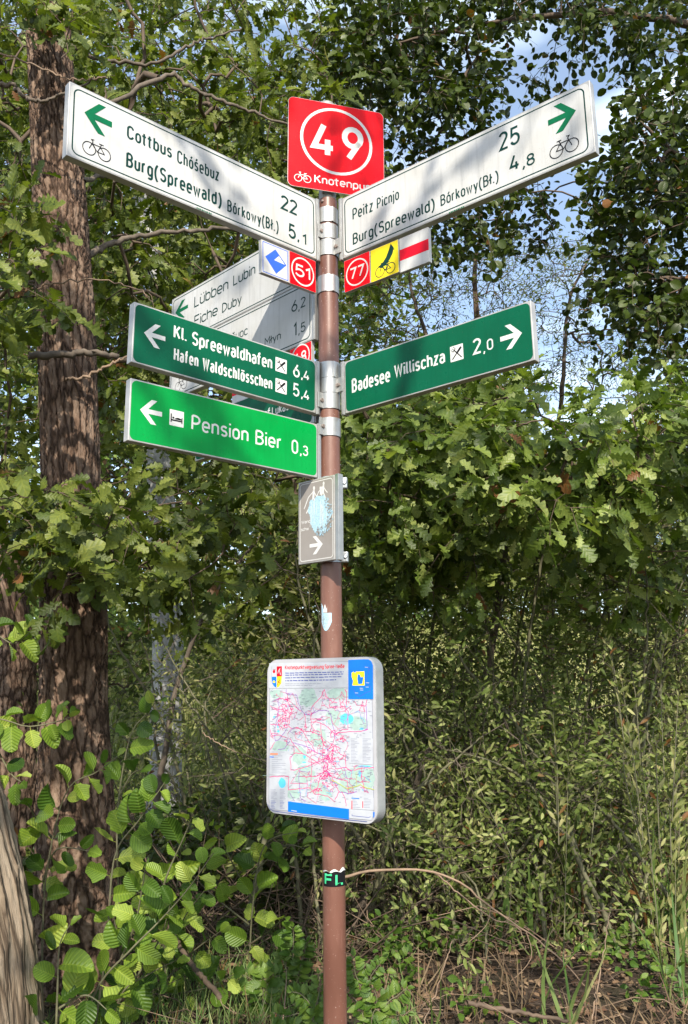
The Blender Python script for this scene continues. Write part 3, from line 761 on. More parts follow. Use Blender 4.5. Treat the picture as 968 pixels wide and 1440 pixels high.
# ---- map board
b = MAP = Board('map_board', FIT['MAP'], 'thick rounded board with the cycle network map of Spree-Neiße on the post', 'map board', T=0.045)
M['mapside'] = plain_mat('board_edge', (0.30, 0.315, 0.32), 0.45, 0.3, 0.5, 0.12, 30)
M['maprim'] = plain_mat('board_rim', (0.40, 0.40, 0.42), 0.4, 0.0, 0.5, 0.06, 20)
M['paper'] = plain_mat('map_paper', (0.44, 0.46, 0.50), 0.4, var=0.08)
prism('case', rpts(0, 0, b.L, b.H, 0.045, 10), -b.T, 0, M['mapside'], b.root, 0.004)
prism('rim', rpts(0.002, 0.002, b.L-0.002, b.H-0.002, 0.043, 10), -0.002, 0.0008, M['maprim'], b.root)
MM = dict(paper=0, magenta=1, blue=2, lblue=3, red=4, yellow=5, lgreen=6, grey=7, navy=8, orange=9, green=10, violet=11)
mats = [M['paper'], plain_mat('map_magenta', (0.62, 0.03, 0.18)), plain_mat('map_blue', (0.0, 0.16, 0.72), var=.03), plain_mat('map_lake', (0.10, 0.50, 0.78)),
        M['rprint'], plain_mat('map_yellow', (0.85, 0.70, 0.02)), plain_mat('map_wood', (0.33, 0.45, 0.41), var=.10, scale=60), plain_mat('map_grey', (0.22, 0.23, 0.30)),
        plain_mat('map_navy', (0.05, 0.07, 0.30)), plain_mat('map_orange', (0.75, 0.22, 0.10)), plain_mat('map_olive', (0.45, 0.48, 0.12)), plain_mat('map_violet', (0.25, 0.08, 0.40))]
ink = Ink(0.0012); ink.auto = False
ink.step = 0.0000008
rim = 0.016
ink.rrect(rim-.003, rim-.003, b.L-rim+.003, b.H-rim+.003, 0.036, MM['grey'], None, 10)
ink.rrect(rim-.001, rim-.001, b.L-rim+.001, b.H-rim+.001, 0.034, MM['paper'], None, 10)
zz = lambda x, y: b.z(ZM, x, y)
def P4(pts, m): ink.poly([zz(*q) for q in pts], MM[m])
def LN(pts, m, w_): ink.stroke([zz(*q) for q in pts], w_, MM[m])
rs = random.Random(11)
def wob(pts, n=5, a=3.0):
    o = []
    for (x0, y0), (x1, y1) in zip(pts, pts[1:]):
        for i in range(n):
            t = i/n; o.append((x0+(x1-x0)*t+rs.uniform(-a, a), y0+(y1-y0)*t+rs.uniform(-a, a)))
    return o+[pts[-1]]
def blob(cx, cy, rx, ry, m, n=22, j=.18):
    P4([(cx+rx*math.cos(2*math.pi*i/n)*(1+rs.uniform(-j, j)), cy+ry*math.sin(2*math.pi*i/n)*(1+rs.uniform(-j, j))) for i in range(n)], m)
for q in ((355, 345, 65, 62), (560, 320, 75, 40), (430, 620, 60, 60), (330, 870, 70, 60), (140, 320, 45, 30), (530, 480, 50, 60), (690, 880, 60, 70), (770, 900, 40, 80),
          (300, 740, 50, 60), (420, 960, 60, 40), (170, 680, 60, 40), (700, 520, 60, 50), (620, 950, 60, 50), (260, 1000, 45, 40), (480, 1010, 40, 40), (600, 880, 40, 50)):
    blob(*q, 'lgreen')
P4([(775, 420), (800, 430), (803, 610), (770, 600), (790, 520)], 'lblue') if False else None
for q in ((618, 490, 46, 38), (180, 925, 24, 34), (128, 478, 9, 9), (152, 535, 6, 20), (155, 575, 9, 7), (333, 745, 9, 16), (330, 785, 14, 5), (710, 862, 11, 20), (733, 972, 9, 6), (745, 812, 45, 7), (318, 972, 10, 3), (722, 556, 14, 9)):
    blob(*q, 'lblue', 14, .12)
roads = [
 [(210, 285), (208, 320), (250, 325), (275, 325), (290, 370), (310, 430), (335, 460), (375, 455), (440, 432), (490, 432), (515, 470), (520, 530), (545, 590)],
 [(470, 288), (440, 350), (400, 385), (375, 430)], [(470, 288), (480, 335), (520, 375), (555, 380)], [(150, 350), (205, 355), (240, 375), (275, 410), (310, 440)],
 [(205, 355), (235, 395), (245, 450), (215, 500), (170, 480), (140, 530), (100, 525)], [(150, 350), (160, 420), (150, 480), (130, 560), (135, 640), (160, 630), (215, 550)],
 [(100, 400), (150, 430), (200, 420), (235, 460), (225, 540), (250, 560), (280, 545), (320, 570), (375, 575), (440, 600), (460, 660), (490, 700), (500, 760), (485, 840), (515, 880)],
 [(335, 460), (345, 560)], [(375, 455), (380, 540), (375, 575)], [(380, 510), (440, 515), (480, 540), (540, 590), (610, 580), (700, 575), (765, 560)],
 [(250, 650), (300, 665), (370, 685), (405, 715), (460, 740), (490, 740)], [(320, 570), (345, 620), (390, 680), (405, 715)], [(230, 620), (262, 665), (320, 725), (380, 760), (440, 800)],
 [(235, 750), (270, 720), (320, 725)], [(235, 750), (240, 840), (300, 830), (380, 800), (450, 770), (500, 745)], [(300, 830), (295, 880), (300, 970), (310, 1035), (345, 1050)],
 [(300, 880), (345, 885), (410, 880), (480, 840)], [(380, 760), (385, 850), (370, 960), (400, 1000), (440, 1005), (500, 1020), (540, 1055)],
 [(485, 840), (440, 880), (420, 960), (400, 1000)], [(515, 880), (540, 935), (570, 985), (540, 1040)], [(570, 985), (640, 997), (690, 985)], [(515, 880), (560, 900), (625, 910), (632, 995)],
 [(545, 830), (610, 820), (640, 838), (690, 835), (720, 825), (805, 820)], [(720, 825), (725, 900), (745, 990)], [(540, 670), (560, 720), (610, 745), (615, 820)], [(600, 820), (625, 900)],
 [(500, 380), (505, 410), (555, 405)], [(570, 350), (580, 400), (605, 405), (630, 440), (630, 560), (590, 560), (540, 600), (530, 650), (490, 700)], [(610, 290), (620, 310), (620, 400)],
 [(660, 360), (690, 395), (750, 400), (755, 360)], [(755, 400), (760, 560), (735, 570)], [(380, 490), (445, 490)], [(440, 515), (450, 620), (470, 670)],
 [(130, 650), (100, 700)], [(95, 885), (155, 880), (190, 878), (222, 880), (225, 970), (290, 965), (370, 960)], [(230, 990), (265, 1050)], [(585, 985), (610, 1030), (615, 1085)], [(460, 660), (455, 760), (480, 840)],
 [(530, 680), (520, 760), (545, 830)], [(490, 700), (540, 670), (575, 690)], [(150, 700), (200, 690), (235, 640)], [(98, 560), (110, 600), (165, 600), (215, 620)]]
for k, r_ in enumerate(roads): LN(wob(r_), 'magenta' if k % 5 else 'violet', 0.0021)
for (cx, cy, sx, sy, n) in ((200, 400, 55, 60, 26), (495, 760, 45, 90, 46), (180, 520, 60, 60, 18), (480, 870, 50, 50, 20), (600, 400, 40, 40, 10), (540, 620, 60, 40, 10), (320, 560, 60, 40, 10), (400, 980, 60, 40, 8)):
    for i in range(n):
        x, y = rs.gauss(cx, sx*.6), rs.gauss(cy, sy*.6)
        x = min(max(x, 100), 780); y = min(max(y, 295), 1060)
        LN([(x, y), (x+rs.uniform(-16, 16), y+rs.uniform(-16, 16)), (x+rs.uniform(-26, 26), y+rs.uniform(-26, 26))], 'magenta', rs.choice((.0012, .0016, .002)))
        if rs.random() < .5: P4([(x-4, y-4), (x+4, y-3), (x+4, y+4), (x-4, y+4)], 'magenta')
nodes_ = []
while len(nodes_) < 330:
    c = rs.choice(((200, 420, 85, 90), (495, 760, 80, 130), (300, 560, 150, 130), (480, 900, 140, 90), (560, 400, 130, 90), (450, 680, 220, 230), (700, 900, 80, 90)))
    x, y = rs.gauss(c[0], c[2]*.7), rs.gauss(c[1], c[3]*.7)
    if not (98 < x < 795 and 292 < y < 1045+(x-95)*.12): continue
    if (x > 628 and y < 360) or (x < 232 and y > 695) or (x > 635 and (610 < y < 800 or y > 1010)): continue
    if 290 < x < 420 and y < 400 or any(math.hypot(x-a_, y-b_) < 11 for a_, b_ in nodes_): continue
    nodes_.append((x, y))
done_ = set()
for i, p in enumerate(nodes_):
    near_ = sorted(range(len(nodes_)), key=lambda j: math.hypot(p[0]-nodes_[j][0], p[1]-nodes_[j][1]))[1:4 if i % 3 == 0 else 3]
    for j in near_:
        if (j, i) in done_: continue
        done_.add((i, j)); LN(wob([p, nodes_[j]], 3, 2.2), 'magenta' if (i+j) % 4 else 'violet', rs.choice((.0008, .0010, .0013)))
for k in range(420):
    x, y = rs.uniform(95, 790), rs.uniform(290, 1060)
    if x < 235 and y > 700 or (y < 355 and x > 630): continue
    wd = rs.uniform(8, 24); LN([(x, y), (x+wd, y+wd*.06)], 'grey', .0012)
for k in range(90):
    x, y = rs.uniform(95, 780), rs.uniform(290, 1060)
    LN(wob([(x, y), (x+rs.uniform(-50, 50), y+rs.uniform(-50, 50))], 4, 5), rs.choice(('lgreen', 'lblue', 'grey')), .0009)
LN(wob([(515, 905), (560, 925), (620, 962), (690, 948), (715, 935), (760, 960), (808, 970)], 4, 2), 'green', .0024)
LN([(685, 850), (688, 945)], 'green', .0014)
P4([(95, 284), (95, 92), (632, 84), (632, 277)], 'paper') if False else None
# header band of white with title, crest and text
P4([(92, 281), (95, 110), (634, 100), (636, 277)], 'paper')
b.text(ink, ZM, 'Knotenpunktwegweisung', (201, 154), (465, 147), (201, 126), MM['red'], 0.160, 0.07)
b.text(ink, ZM, 'Spree-Neiße', (472, 147), (607, 143), (472, 119), MM['red'], 0.160, 0.07)
for y, x1 in ((178, 600), (192, 598), (210, 590), (230, 550)):
    x = 203
    while x < x1:
        wd = rs.uniform(7, 34); LN([(x, y-(x-203)*.022+rs.uniform(-1, 1)), (min(x+wd, x1), y-(x-203)*.022)], 'navy', .0030); x += wd+5
for y, x1 in ((250, 455), (261, 385)):
    x = 203
    while x < x1:
        wd = rs.uniform(9, 34); LN([(x, y), (min(x+wd, x1), y-.5)], 'grey', .0016); x += wd+4
P4([(110, 133), (144, 132), (144, 202), (110, 203)], 'paper'); P4([(145, 132), (180, 131), (180, 200), (145, 202)], 'red')
P4([(110, 203), (144, 202), (144, 277), (128, 268), (113, 245)], 'blue'); P4([(145, 202), (180, 200), (176, 245), (160, 270), (145, 277)], 'yellow')
LN([(110, 133), (110, 203)], 'grey', .001); blob(127, 165, 9, 14, 'red', 9, .25); LN([(118, 150), (127, 158), (136, 150)], 'grey', .002)
LN([(152, 180), (158, 160), (168, 145), (164, 165), (172, 190)], 'paper', .003); LN([(150, 262), (156, 235), (166, 220), (160, 240), (170, 250)], 'red', .003)
blob(126, 237, 9, 8, 'yellow', 9, .2)
P4([(633, 354), (632, 88), (740, 83), (770, 84), (790, 98), (800, 125), (802, 354)], 'blue')
P4([(655, 175), (668, 168), (680, 178), (684, 167), (742, 165), (744, 262), (660, 262), (665, 230), (655, 205)], 'yellow')
P4([(698, 185), (712, 190), (715, 205), (735, 205), (728, 250), (700, 253), (694, 215)], 'blue')
LN(wob([(745, 135), (775, 140), (765, 180), (752, 215), (768, 260), (785, 270), (780, 315)], 3, 2), 'navy', .0014); LN(wob([(670, 290), (680, 320), (708, 335), (750, 315), (780, 300)], 3, 3), 'navy', .0014)
for x, y in ((745, 137), (752, 243), (750, 272), (710, 280), (678, 312), (712, 292)): LN([(x, y), (x+22, y+1)], 'paper', .0018)
# legends
def legend(x0, y0, x1, y1, rows, cols, m='grey'):
    P4([(x0, y0), (x1, y0+(x1-x0)*.03), (x1, y1+(x1-x0)*.07), (x0, y1)], 'paper')
    for c in range(cols):
        for i in range(rows):
            y = y0+(y1-y0)*(i+.7)/(rows+.6); x = x0+(x1-x0)*(c+.12)/cols
            LN([(x, y), (x+(x1-x0)/cols*rs.uniform(.3, .75), y+1)], m, .0013)
legend(640, 618, 800, 790, 17, 2); legend(96, 705, 228, 868, 12, 1); legend(96, 965, 220, 1040, 8, 2); legend(98, 1040, 220, 1105, 6, 2, 'navy')
LN([(100, 728), (152, 728)], 'orange', .0055); LN([(98, 748), (126, 748)], 'blue', .003)
legend(650, 1022, 806, 1100, 7, 2); LN([(654, 1028), (708, 1032)], 'blue', .003)
LN([(657, 1045), (657, 1112)], 'red', .0032); LN([(731, 1050), (731, 1095)], 'red', .0032)
P4([(222, 1050), (637, 1102), (637, 1172), (222, 1119)], 'blue'); P4([(640, 1102), (800, 1120), (800, 1150), (790, 1178), (640, 1165)], 'paper')
LN([(658, 1135), (658, 1148), (770, 1160), (785, 1155)], 'navy', .0016); LN([(244, 1112), (282, 1118)], 'paper', .0025)
P4([(802, 1122), (811, 1122), (811, 1150), (802, 1165)], 'blue')
LN([(84, 1070), (98, 1100), (122, 1115), (300, 1140), (500, 1163), (700, 1182), (760, 1188)], 'navy', .0016)
ink.build('map_sheet', mats, b.root)
for yy in (0.13, 0.40):
    bevel_box('bracket_bar', (b.L*0.30, b.L*0.75, yy-0.014, yy+0.014, -b.T-0.012, -b.T-0.0005), M['alu'], b.root)

# ---- stickers on the pole
def sticker(name, u0, v0, u1, v1, label, ragged, draw, mats):
    r = PR+0.0006
    za, zb = zpole(v1), zpole(v0)
    xa, xb = at(u0, v0, PY-0.02)[0]-PX, at(u1, v0, PY-0.02)[0]-PX
    a0, a1 = -math.acos(max(-1, min(1, xa/r))), -math.acos(max(-1, min(1, xb/r)))
    e = empty(name, (PX, PY, 0)); tag(e, label, 'sticker')
    W_, H_ = (a1-a0)*r, zb-za
    ink = Ink(0); ink.auto = False; draw(ink, W_, H_)
    # dense enough along the curve: split long faces by wrapping vertices only
    V = []
    for x, y, z in ink.V:
        a = a0+x/r; V.append(((r+z)*math.cos(a), (r+z)*math.sin(a), za+y))
    o = mesh_obj('print', V, ink.F, None, e, mats=mats, midx=ink.m)
    return e
def strips(ink, W_, H_, prof_lo, prof_hi, m):
    n = 14
    for i in range(n):
        a, b_ = i/n, (i+1)/n
        ink.V += [(a*W_, prof_lo(a)*H_, ink.z), (b_*W_, prof_lo(b_)*H_, ink.z), (b_*W_, prof_hi(b_)*H_, ink.z), (a*W_, prof_hi(a)*H_, ink.z)]
        k = len(ink.V); ink.F.append([k-4, k-3, k-2, k-1]); ink.m.append(m)
    ink.z += 0.0002
def d1(ink, W_, H_):
    strips(ink, W_, H_, lambda t: 0, lambda t: .80+.22*abs(math.sin(9*t+.6))*(.4+t) - .12*(t < .1), 0)
    strips(ink, W_, H_, lambda t: .80+.1*abs(math.sin(9*t)), lambda t: .84+.22*abs(math.sin(9*t+.6))*(.4+t), 2)
    ink.z += 0.0013
    ink.text('FL', W_*.10, H_*.10, H_*.66, W_*.72, .19, .22, 1)
sticker('sticker', 455, 1220, 485.5, 1244, 'torn black sticker with green letters FL low on the post', True, d1, [M['black'], plain_mat('sticker_green', (0.05, 0.5, 0.22)), M['wprint']])
def d2(ink, W_, H_):
    strips(ink, W_, H_, lambda t: .30-.30*math.sin(math.pi*t), lambda t: .62, 0)
    strips(ink, W_*.62, H_, lambda t: .64, lambda t: .72+.2*abs(math.sin(7*t)), 1)
    strips(ink, W_*.25, H_, lambda t: .6, lambda t: 1-.2*t, 0)
    for i in range(12): ink.stroke([(W_*rs.uniform(.1, .8), H_*rs.uniform(.1, .6)), (W_*rs.uniform(.1, .8), H_*rs.uniform(.1, .6))], .0008, 2)
sticker('sticker', 452.5, 848, 466.5, 888, 'scraped pale blue and white sticker remains above the map board', True, d2, [M['scrape'], M['wprint'], M['grey']])
# ------------------------------------------------------------------ bark, leaf and ground materials
def bark_mat(name, dark, mid, light, su=9.0, sv=2.2, bstr=0.8, lichen=0.0, rough=0.9):
    b = NB(name)
    uv = b.coords((1, 1, 1), 'UV')
    m1 = b.n('Mapping'); m1.inputs['Scale'].default_value = (su, sv, 1); b.l(uv, m1.inputs[0])
    wob_ = b.n('TexNoise'); wob_.inputs['Scale'].default_value = 3.0; wob_.inputs['Detail'].default_value = 4; b.l(m1.outputs[0], wob_.inputs['Vector'])
    add = b.n('MixRGB', blend_type='ADD') if False else b.n('Mix', data_type='RGBA', blend_type='ADD'); add.inputs[0].default_value = 0.45
    b.l(m1.outputs[0], add.inputs[6]); b.l(wob_.outputs['Color'], add.inputs[7])
    vor = b.n('TexVoronoi', feature='DISTANCE_TO_EDGE'); vor.inputs['Scale'].default_value = 1.6; b.l(add.outputs[2], vor.inputs['Vector'])
    fine = b.noise(7.0, 6, m1.outputs[0], 0.65)
    cr = b.ramp(vor.outputs['Distance'], [(0.0, (0, 0, 0)), (0.16, (0.75, 0.75, 0.75)), (0.5, (1, 1, 1))])
    crf = b.math('MULTIPLY', cr, b.math('MULTIPLY_ADD', fine, 0.7, 0.55))
    col = b.ramp(crf, [(0.05, dark), (0.5, mid), (1.0, light)])
    big = b.noise(2.0, 3, uv)
    col = b.mix(b.ramp(big, [(0.35, (0, 0, 0)), (0.7, (0.6, 0.6, 0.6))]), col, tuple(c*0.6 for c in mid))
    if lichen:
        col = b.mix(b.ramp(b.noise(6.0, 6, uv, 0.7), [(0.58, (0, 0, 0)), (0.66, (lichen,)*3)]), col, (0.22, 0.25, 0.16))
    return b.done(b.bsdf(col, rough, 0, 0.2, crf, bstr, 0.02))
def leaf_mat(name, cols, back=1.25, veins=7, gloss=0.42, trans=0.32, brown=0.02, vein_str=0.5, zig=1.0):
    """cols: stops of base colour chosen by a per-leaf random number"""
    b = NB(name)
    at_ = b.n('Attribute', attribute_name='rnd'); oi = b.n('ObjectInfo')
    rnd = b.math('FRACT', b.math('ADD', at_.outputs['Fac'], oi.outputs['Random']))
    k = len(cols)
    col = b.ramp(rnd, [(i/(k-1)*(1-brown*1.2), c) for i, c in enumerate(cols)]+([(1-brown, (0.16, 0.075, 0.025))] if brown else []))
    uvn = b.n('UVMap'); sep = b.n('SeparateXYZ'); b.l(uvn.outputs[0], sep.inputs[0])
    x = b.math('ABSOLUTE', b.math('SUBTRACT', sep.outputs[0], 0.5))
    mid = b.ramp(x, [(0.0, (1, 1, 1)), (0.03, (0, 0, 0))])
    ph = b.math('MULTIPLY', b.math('SUBTRACT', sep.outputs[1], b.math('MULTIPLY', x, 0.9*zig)), veins*6.2832)
    wv = b.math('MULTIPLY_ADD', b.math('SINE', ph), 0.5, 0.5)
    sv = b.math('POWER', wv, 5.0)
    vein = b.math('MAXIMUM', mid, b.math('MULTIPLY', sv, 0.6))
    col2 = b.mix(b.math('MULTIPLY', vein, vein_str), col, b.mix(1.0, col, (1.9, 1.6, 1.3), 'MULTIPLY'))
    mott = b.noise(9.0, 4, uvn.outputs[0])
    col3 = b.mix(b.ramp(mott, [(0.3, (0.35, 0.35, 0.35)), (0.7, (0, 0, 0))]), col2, b.mix(1.0, col2, (0.62, 0.66, 0.55), 'MULTIPLY'))
    geo = b.n('NewGeometry')
    col4 = b.mix(geo.outputs['Backfacing'], col3, b.mix(1.0, col3, (back, back*1.02, back*1.1), 'MULTIPLY'))
    p = b.bsdf(col4, gloss, 0, 0.32, b.math('SUBTRACT', 1.0, wv), 0.28 if vein_str < .7 else .6, 0.004)
    t = b.n('BsdfTranslucent'); b.l(b.mix(1.0, col3, (1.35, 1.5, 0.5), 'MULTIPLY'), t.inputs[0])
    m = b.n('MixShader'); m.inputs[0].default_value = trans
    b.l(p, m.inputs[1]); b.l(t.outputs[0], m.inputs[2])
    return b.done(m.outputs[0])
M['bark_oak'] = bark_mat('fissured_bark', (0.035, 0.022, 0.015), (0.15, 0.094, 0.064), (0.31, 0.225, 0.165), 7, 2.6, 0.9)
M['bark_low'] = M['bark_oak']
M['bark_near'] = bark_mat('furrowed_pale_bark', (0.06, 0.042, 0.028), (0.21, 0.16, 0.11), (0.38, 0.31, 0.23), 10, 0.7, 0.8)
M['bark_grey'] = bark_mat('smooth_grey_bark', (0.26, 0.255, 0.245), (0.40, 0.395, 0.38), (0.50, 0.49, 0.47), 2.0, 2.5, 0.15)
M['bark_twig'] = plain_mat('twig_bark', (0.085, 0.058, 0.038), 0.8, var=0.35, scale=9)
M['bark_limb'] = plain_mat('limb_bark', (0.10, 0.078, 0.058), 0.85, var=0.4, scale=14)
M['bark_pale'] = plain_mat('pale_dead_twig', (0.22, 0.15, 0.10), 0.8, var=0.3, scale=9)
M['bark_olive'] = plain_mat('olive_stem_bark', (0.12, 0.115, 0.065), 0.75, var=0.35, scale=11)
M['leaf_oak'] = leaf_mat('oak_leaf', [(0.040, 0.062, 0.009), (0.075, 0.105, 0.015), (0.125, 0.160, 0.026), (0.185, 0.215, 0.050)], veins=6, gloss=0.48, brown=0.012)
M['leaf_oak_l'] = leaf_mat('bright_oak_leaf', [(0.06, 0.12, 0.022), (0.11, 0.19, 0.035), (0.17, 0.26, 0.06), (0.24, 0.31, 0.11)], veins=6, gloss=0.40, brown=0.03)
M['leaf_oak_m'] = leaf_mat('fresh_oak_leaf', [(0.045, 0.075, 0.010), (0.085, 0.13, 0.020), (0.14, 0.195, 0.036), (0.25, 0.30, 0.09)], veins=6, gloss=0.45, brown=0.012)
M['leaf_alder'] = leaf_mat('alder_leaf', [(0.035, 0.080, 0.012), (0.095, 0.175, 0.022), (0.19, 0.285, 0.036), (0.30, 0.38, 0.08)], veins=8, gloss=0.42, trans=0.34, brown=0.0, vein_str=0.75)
M['leaf_alder_d'] = leaf_mat('canopy_alder_leaf', [(0.026, 0.044, 0.007), (0.042, 0.066, 0.010), (0.068, 0.092, 0.016)], veins=8, gloss=0.35, trans=0.22, brown=0.01)  # darker copy of the alder leaf, the canopy's backlit shade put into its colour
M['leaf_willow'] = leaf_mat('willow_leaf', [(0.065, 0.085, 0.022), (0.12, 0.145, 0.040), (0.20, 0.22, 0.075), (0.33, 0.32, 0.15)], back=1.35, veins=10, gloss=0.55, brown=0.025)
M['leaf_sallow'] = leaf_mat('sallow_leaf', [(0.06, 0.09, 0.018), (0.11, 0.155, 0.032), (0.18, 0.23, 0.06), (0.28, 0.31, 0.12)], back=1.5, veins=8, gloss=0.5, brown=0.015)
M['leaf_bg'] = leaf_mat('shaded_rear_leaf', [(0.035, 0.055, 0.010), (0.06, 0.09, 0.016), (0.10, 0.14, 0.028), (0.19, 0.22, 0.07)], veins=4, gloss=0.55, brown=0.0)  # stops darkened so the rear left crowns carry shade in their colour
M['leaf_herb'] = leaf_mat('herb_leaf', [(0.045, 0.10, 0.014), (0.08, 0.145, 0.02), (0.13, 0.20, 0.035)], veins=6, brown=0.0)
M['leaf_far'] = leaf_mat('sunlit_far_leaf', [(0.07, 0.10, 0.025), (0.12, 0.155, 0.04), (0.20, 0.22, 0.075), (0.33, 0.33, 0.16)], veins=4, gloss=0.6, brown=0.0)
M['leaf_dry'] = leaf_mat('dry_leaf', [(0.09, 0.05, 0.03), (0.17, 0.105, 0.06), (0.27, 0.19, 0.12), (0.10, 0.045, 0.025)], veins=6, gloss=0.8, trans=0.1, brown=0.0, vein_str=0.3)
M['blade'] = leaf_mat('grass_blade', [(0.05, 0.11, 0.022), (0.10, 0.17, 0.04), (0.17, 0.23, 0.07), (0.28, 0.25, 0.11)], veins=0, gloss=0.5, brown=0.04, vein_str=0.0)
M['blade_dry'] = leaf_mat('dry_blade', [(0.10, 0.065, 0.035), (0.20, 0.14, 0.08), (0.09, 0.05, 0.03)], veins=0, gloss=0.7, trans=0.15, brown=0.0, vein_str=0.0)

# ------------------------------------------------------------------ leaf shapes (length 1 along +Y, face up +Z)
def leaf_shape(stations, fold=0.25, droop=0.25, ripple=0.0, nx=1, irr=0):
    V, F, UV = [], [], []; q_ = random.Random(irr or 1); amp = .22 if irr else 0; bend = q_.uniform(-.18, .18) if irr else 0; tw = q_.uniform(-.5, .5) if irr else 0
    n = len(stations)
    for i, (t, wl0) in enumerate(stations):
        kl = (1+q_.uniform(-amp, amp), 1+q_.uniform(-amp, amp)); wav = q_.uniform(-.03, .03) if irr else 0
        for j in range(-nx, nx+1):
            a = j/nx; wl = wl0*kl[j > 0]
            x = wl*a
            z = abs(x)*fold - droop*t*t*0.9 + ripple*math.cos(9*2*math.pi*(t-abs(x)*0.8))*abs(a) + tw*x*t + wav*a
            V.append((x+bend*t*t, t, z)); UV.append((0.5+x, t))
    m = 2*nx+1
    for i in range(n-1):
        for j in range(m-1):
            F.append((i*m+j, i*m+j+1, (i+1)*m+j+1, (i+1)*m+j))
    return np.array(V), np.array(F), np.array(UV)
OAK = [(-.10, .006), (0, .010), (.05, .05), (.12, .12), (.19, .13), (.25, .06), (.32, .17), (.39, .25), (.44, .16), (.49, .10), (.57, .27), (.64, .32), (.70, .19), (.75, .15), (.82, .24), (.88, .21), (.94, .15), (1.0, .05)]
OAKM = [(-.08, .008), (.05, .05), (.15, .125), (.24, .08), (.37, .25), (.48, .11), (.62, .32), (.73, .15), (.86, .235), (.95, .13), (1.0, .03)]
ALD = [(-.22, .008), (0, .012), (.05, .16), (.16, .29), (.30, .37), (.45, .41), (.60, .42), (.74, .39), (.85, .32), (.94, .21), (.985, .10), (.965, .02)]
ALDM = [(-.15, .01), (.0, .05), (.2, .32), (.5, .42), (.8, .36), (1.0, .10)]
WIL = [(-.05, .008), (.0, .01), (.2, .11), (.45, .155), (.7, .12), (.9, .05), (1.0, .005)]
WILM = [(0, .01), (.3, .14), (.65, .13), (1.0, .01)]
FAR = [(0, .05), (.4, .36), (1.0, .06)]
HERB = [(-.1, .01), (0, .03), (.15, .22), (.4, .33), (.7, .24), (.9, .10), (1.0, .01)]
SH = {
 'oak': [leaf_shape(OAK, .25, .25, irr=2), leaf_shape(OAK, .45, .6, irr=3), leaf_shape([(t, w_*.85) for t, w_ in OAK], .6, .35, irr=4), leaf_shape([(t, w_*1.05) for t, w_ in OAK], .15, .8, irr=6), leaf_shape([(t, w_*(.78+.15*math.sin(9*t))) for t, w_ in OAK], .1, .05), leaf_shape([(t, w_*1.12) for t, w_ in OAK], .35, -.15)],
 'oakm': [leaf_shape(OAKM, .3, .3)], 'sallow': [leaf_shape([(-.05, .01), (0, .02), (.2, .16), (.5, .23), (.8, .15), (.95, .05), (1, .01)], .3, .3, irr=5), leaf_shape([(-.05, .01), (0, .02), (.2, .14), (.5, .20), (.8, .16), (.95, .06), (1, .01)], .5, .5, irr=8)],
 'sallowm': [leaf_shape([(0, .02), (.3, .19), (.7, .18), (1, .01)], .3, .3)],
 'alder': [leaf_shape(ALD, .4, .3, .020, 3, irr=11), leaf_shape([(t, w_*.95) for t, w_ in ALD], .2, .5, .022, 3, irr=12), leaf_shape([(t, w_*.9) for t, w_ in ALD], .55, .1, .020, 3, irr=13), leaf_shape(ALD, .28, .25, .016, 3), leaf_shape(ALD, .75, .65, .018, 3), leaf_shape([(t, w_*.88) for t, w_ in ALD], .3, -.3, .014, 3), leaf_shape([(t, w_*.8) for t, w_ in ALD], .95, .3, .018, 3)],
 'alderm': [leaf_shape(ALDM, .25, .2)], 'willow': [leaf_shape(WIL, .3, .3), leaf_shape(WIL, .15, -.2)], 'willowm': [leaf_shape(WILM, .3, .3)],
 'far': [leaf_shape(FAR, .2, .1)], 'herb': [leaf_shape(HERB, .25, .35)]}

def frames(P, D, Nn, S, rng, sx=None):
    """matrices for leaves: base point P, axis D, approximate normal Nn, length S"""
    D = D/np.maximum(1e-6, np.linalg.norm(D, axis=1, keepdims=True))
    X = np.cross(D, Nn); X /= np.maximum(1e-6, np.linalg.norm(X, axis=1, keepdims=True))
    Z = np.cross(X, D)
    return np.stack([X*S[:, None]*(1 if sx is None else sx[:, None]), D*S[:, None], Z*S[:, None]], 2), P
def merge(shape, A, P, rng):
    V, F, UV = shape
    n, k = len(P), len(V)
    VV = (np.einsum('nij,kj->nki', A, V)+P[:, None, :]).reshape(-1, 3)
    FF = (F[None]+(np.arange(n)*k)[:, None, None]).reshape(-1, F.shape[1])
    return VV, FF, np.tile(UV, (n, 1)), np.repeat(rng.random(n), k)
LEAFMESH = {}
def leaf_objects(kind, mat, A, P, parent, inv, name='leaf', variants=None):
    for i in range(len(P)):
        vi = i % len(SH[kind])
        key = (kind, vi, mat.name)
        if key not in LEAFMESH:
            V, F, UV = SH[kind][vi]
            o = mesh_obj(name, V, F, mat, None, smooth=True, uv=UV, rnd=np.zeros(len(V)))
            LEAFMESH[key] = o.data
        else:
            o = bpy.data.objects.new(name, LEAFMESH[key]); COL.objects.link(o)
        Mx = Matrix([[A[i][r][c] for c in range(3)]+[P[i][r]] for r in range(3)]+[[0, 0, 0, 1]])
        o.parent = parent
        o.matrix_basis = inv @ Mx

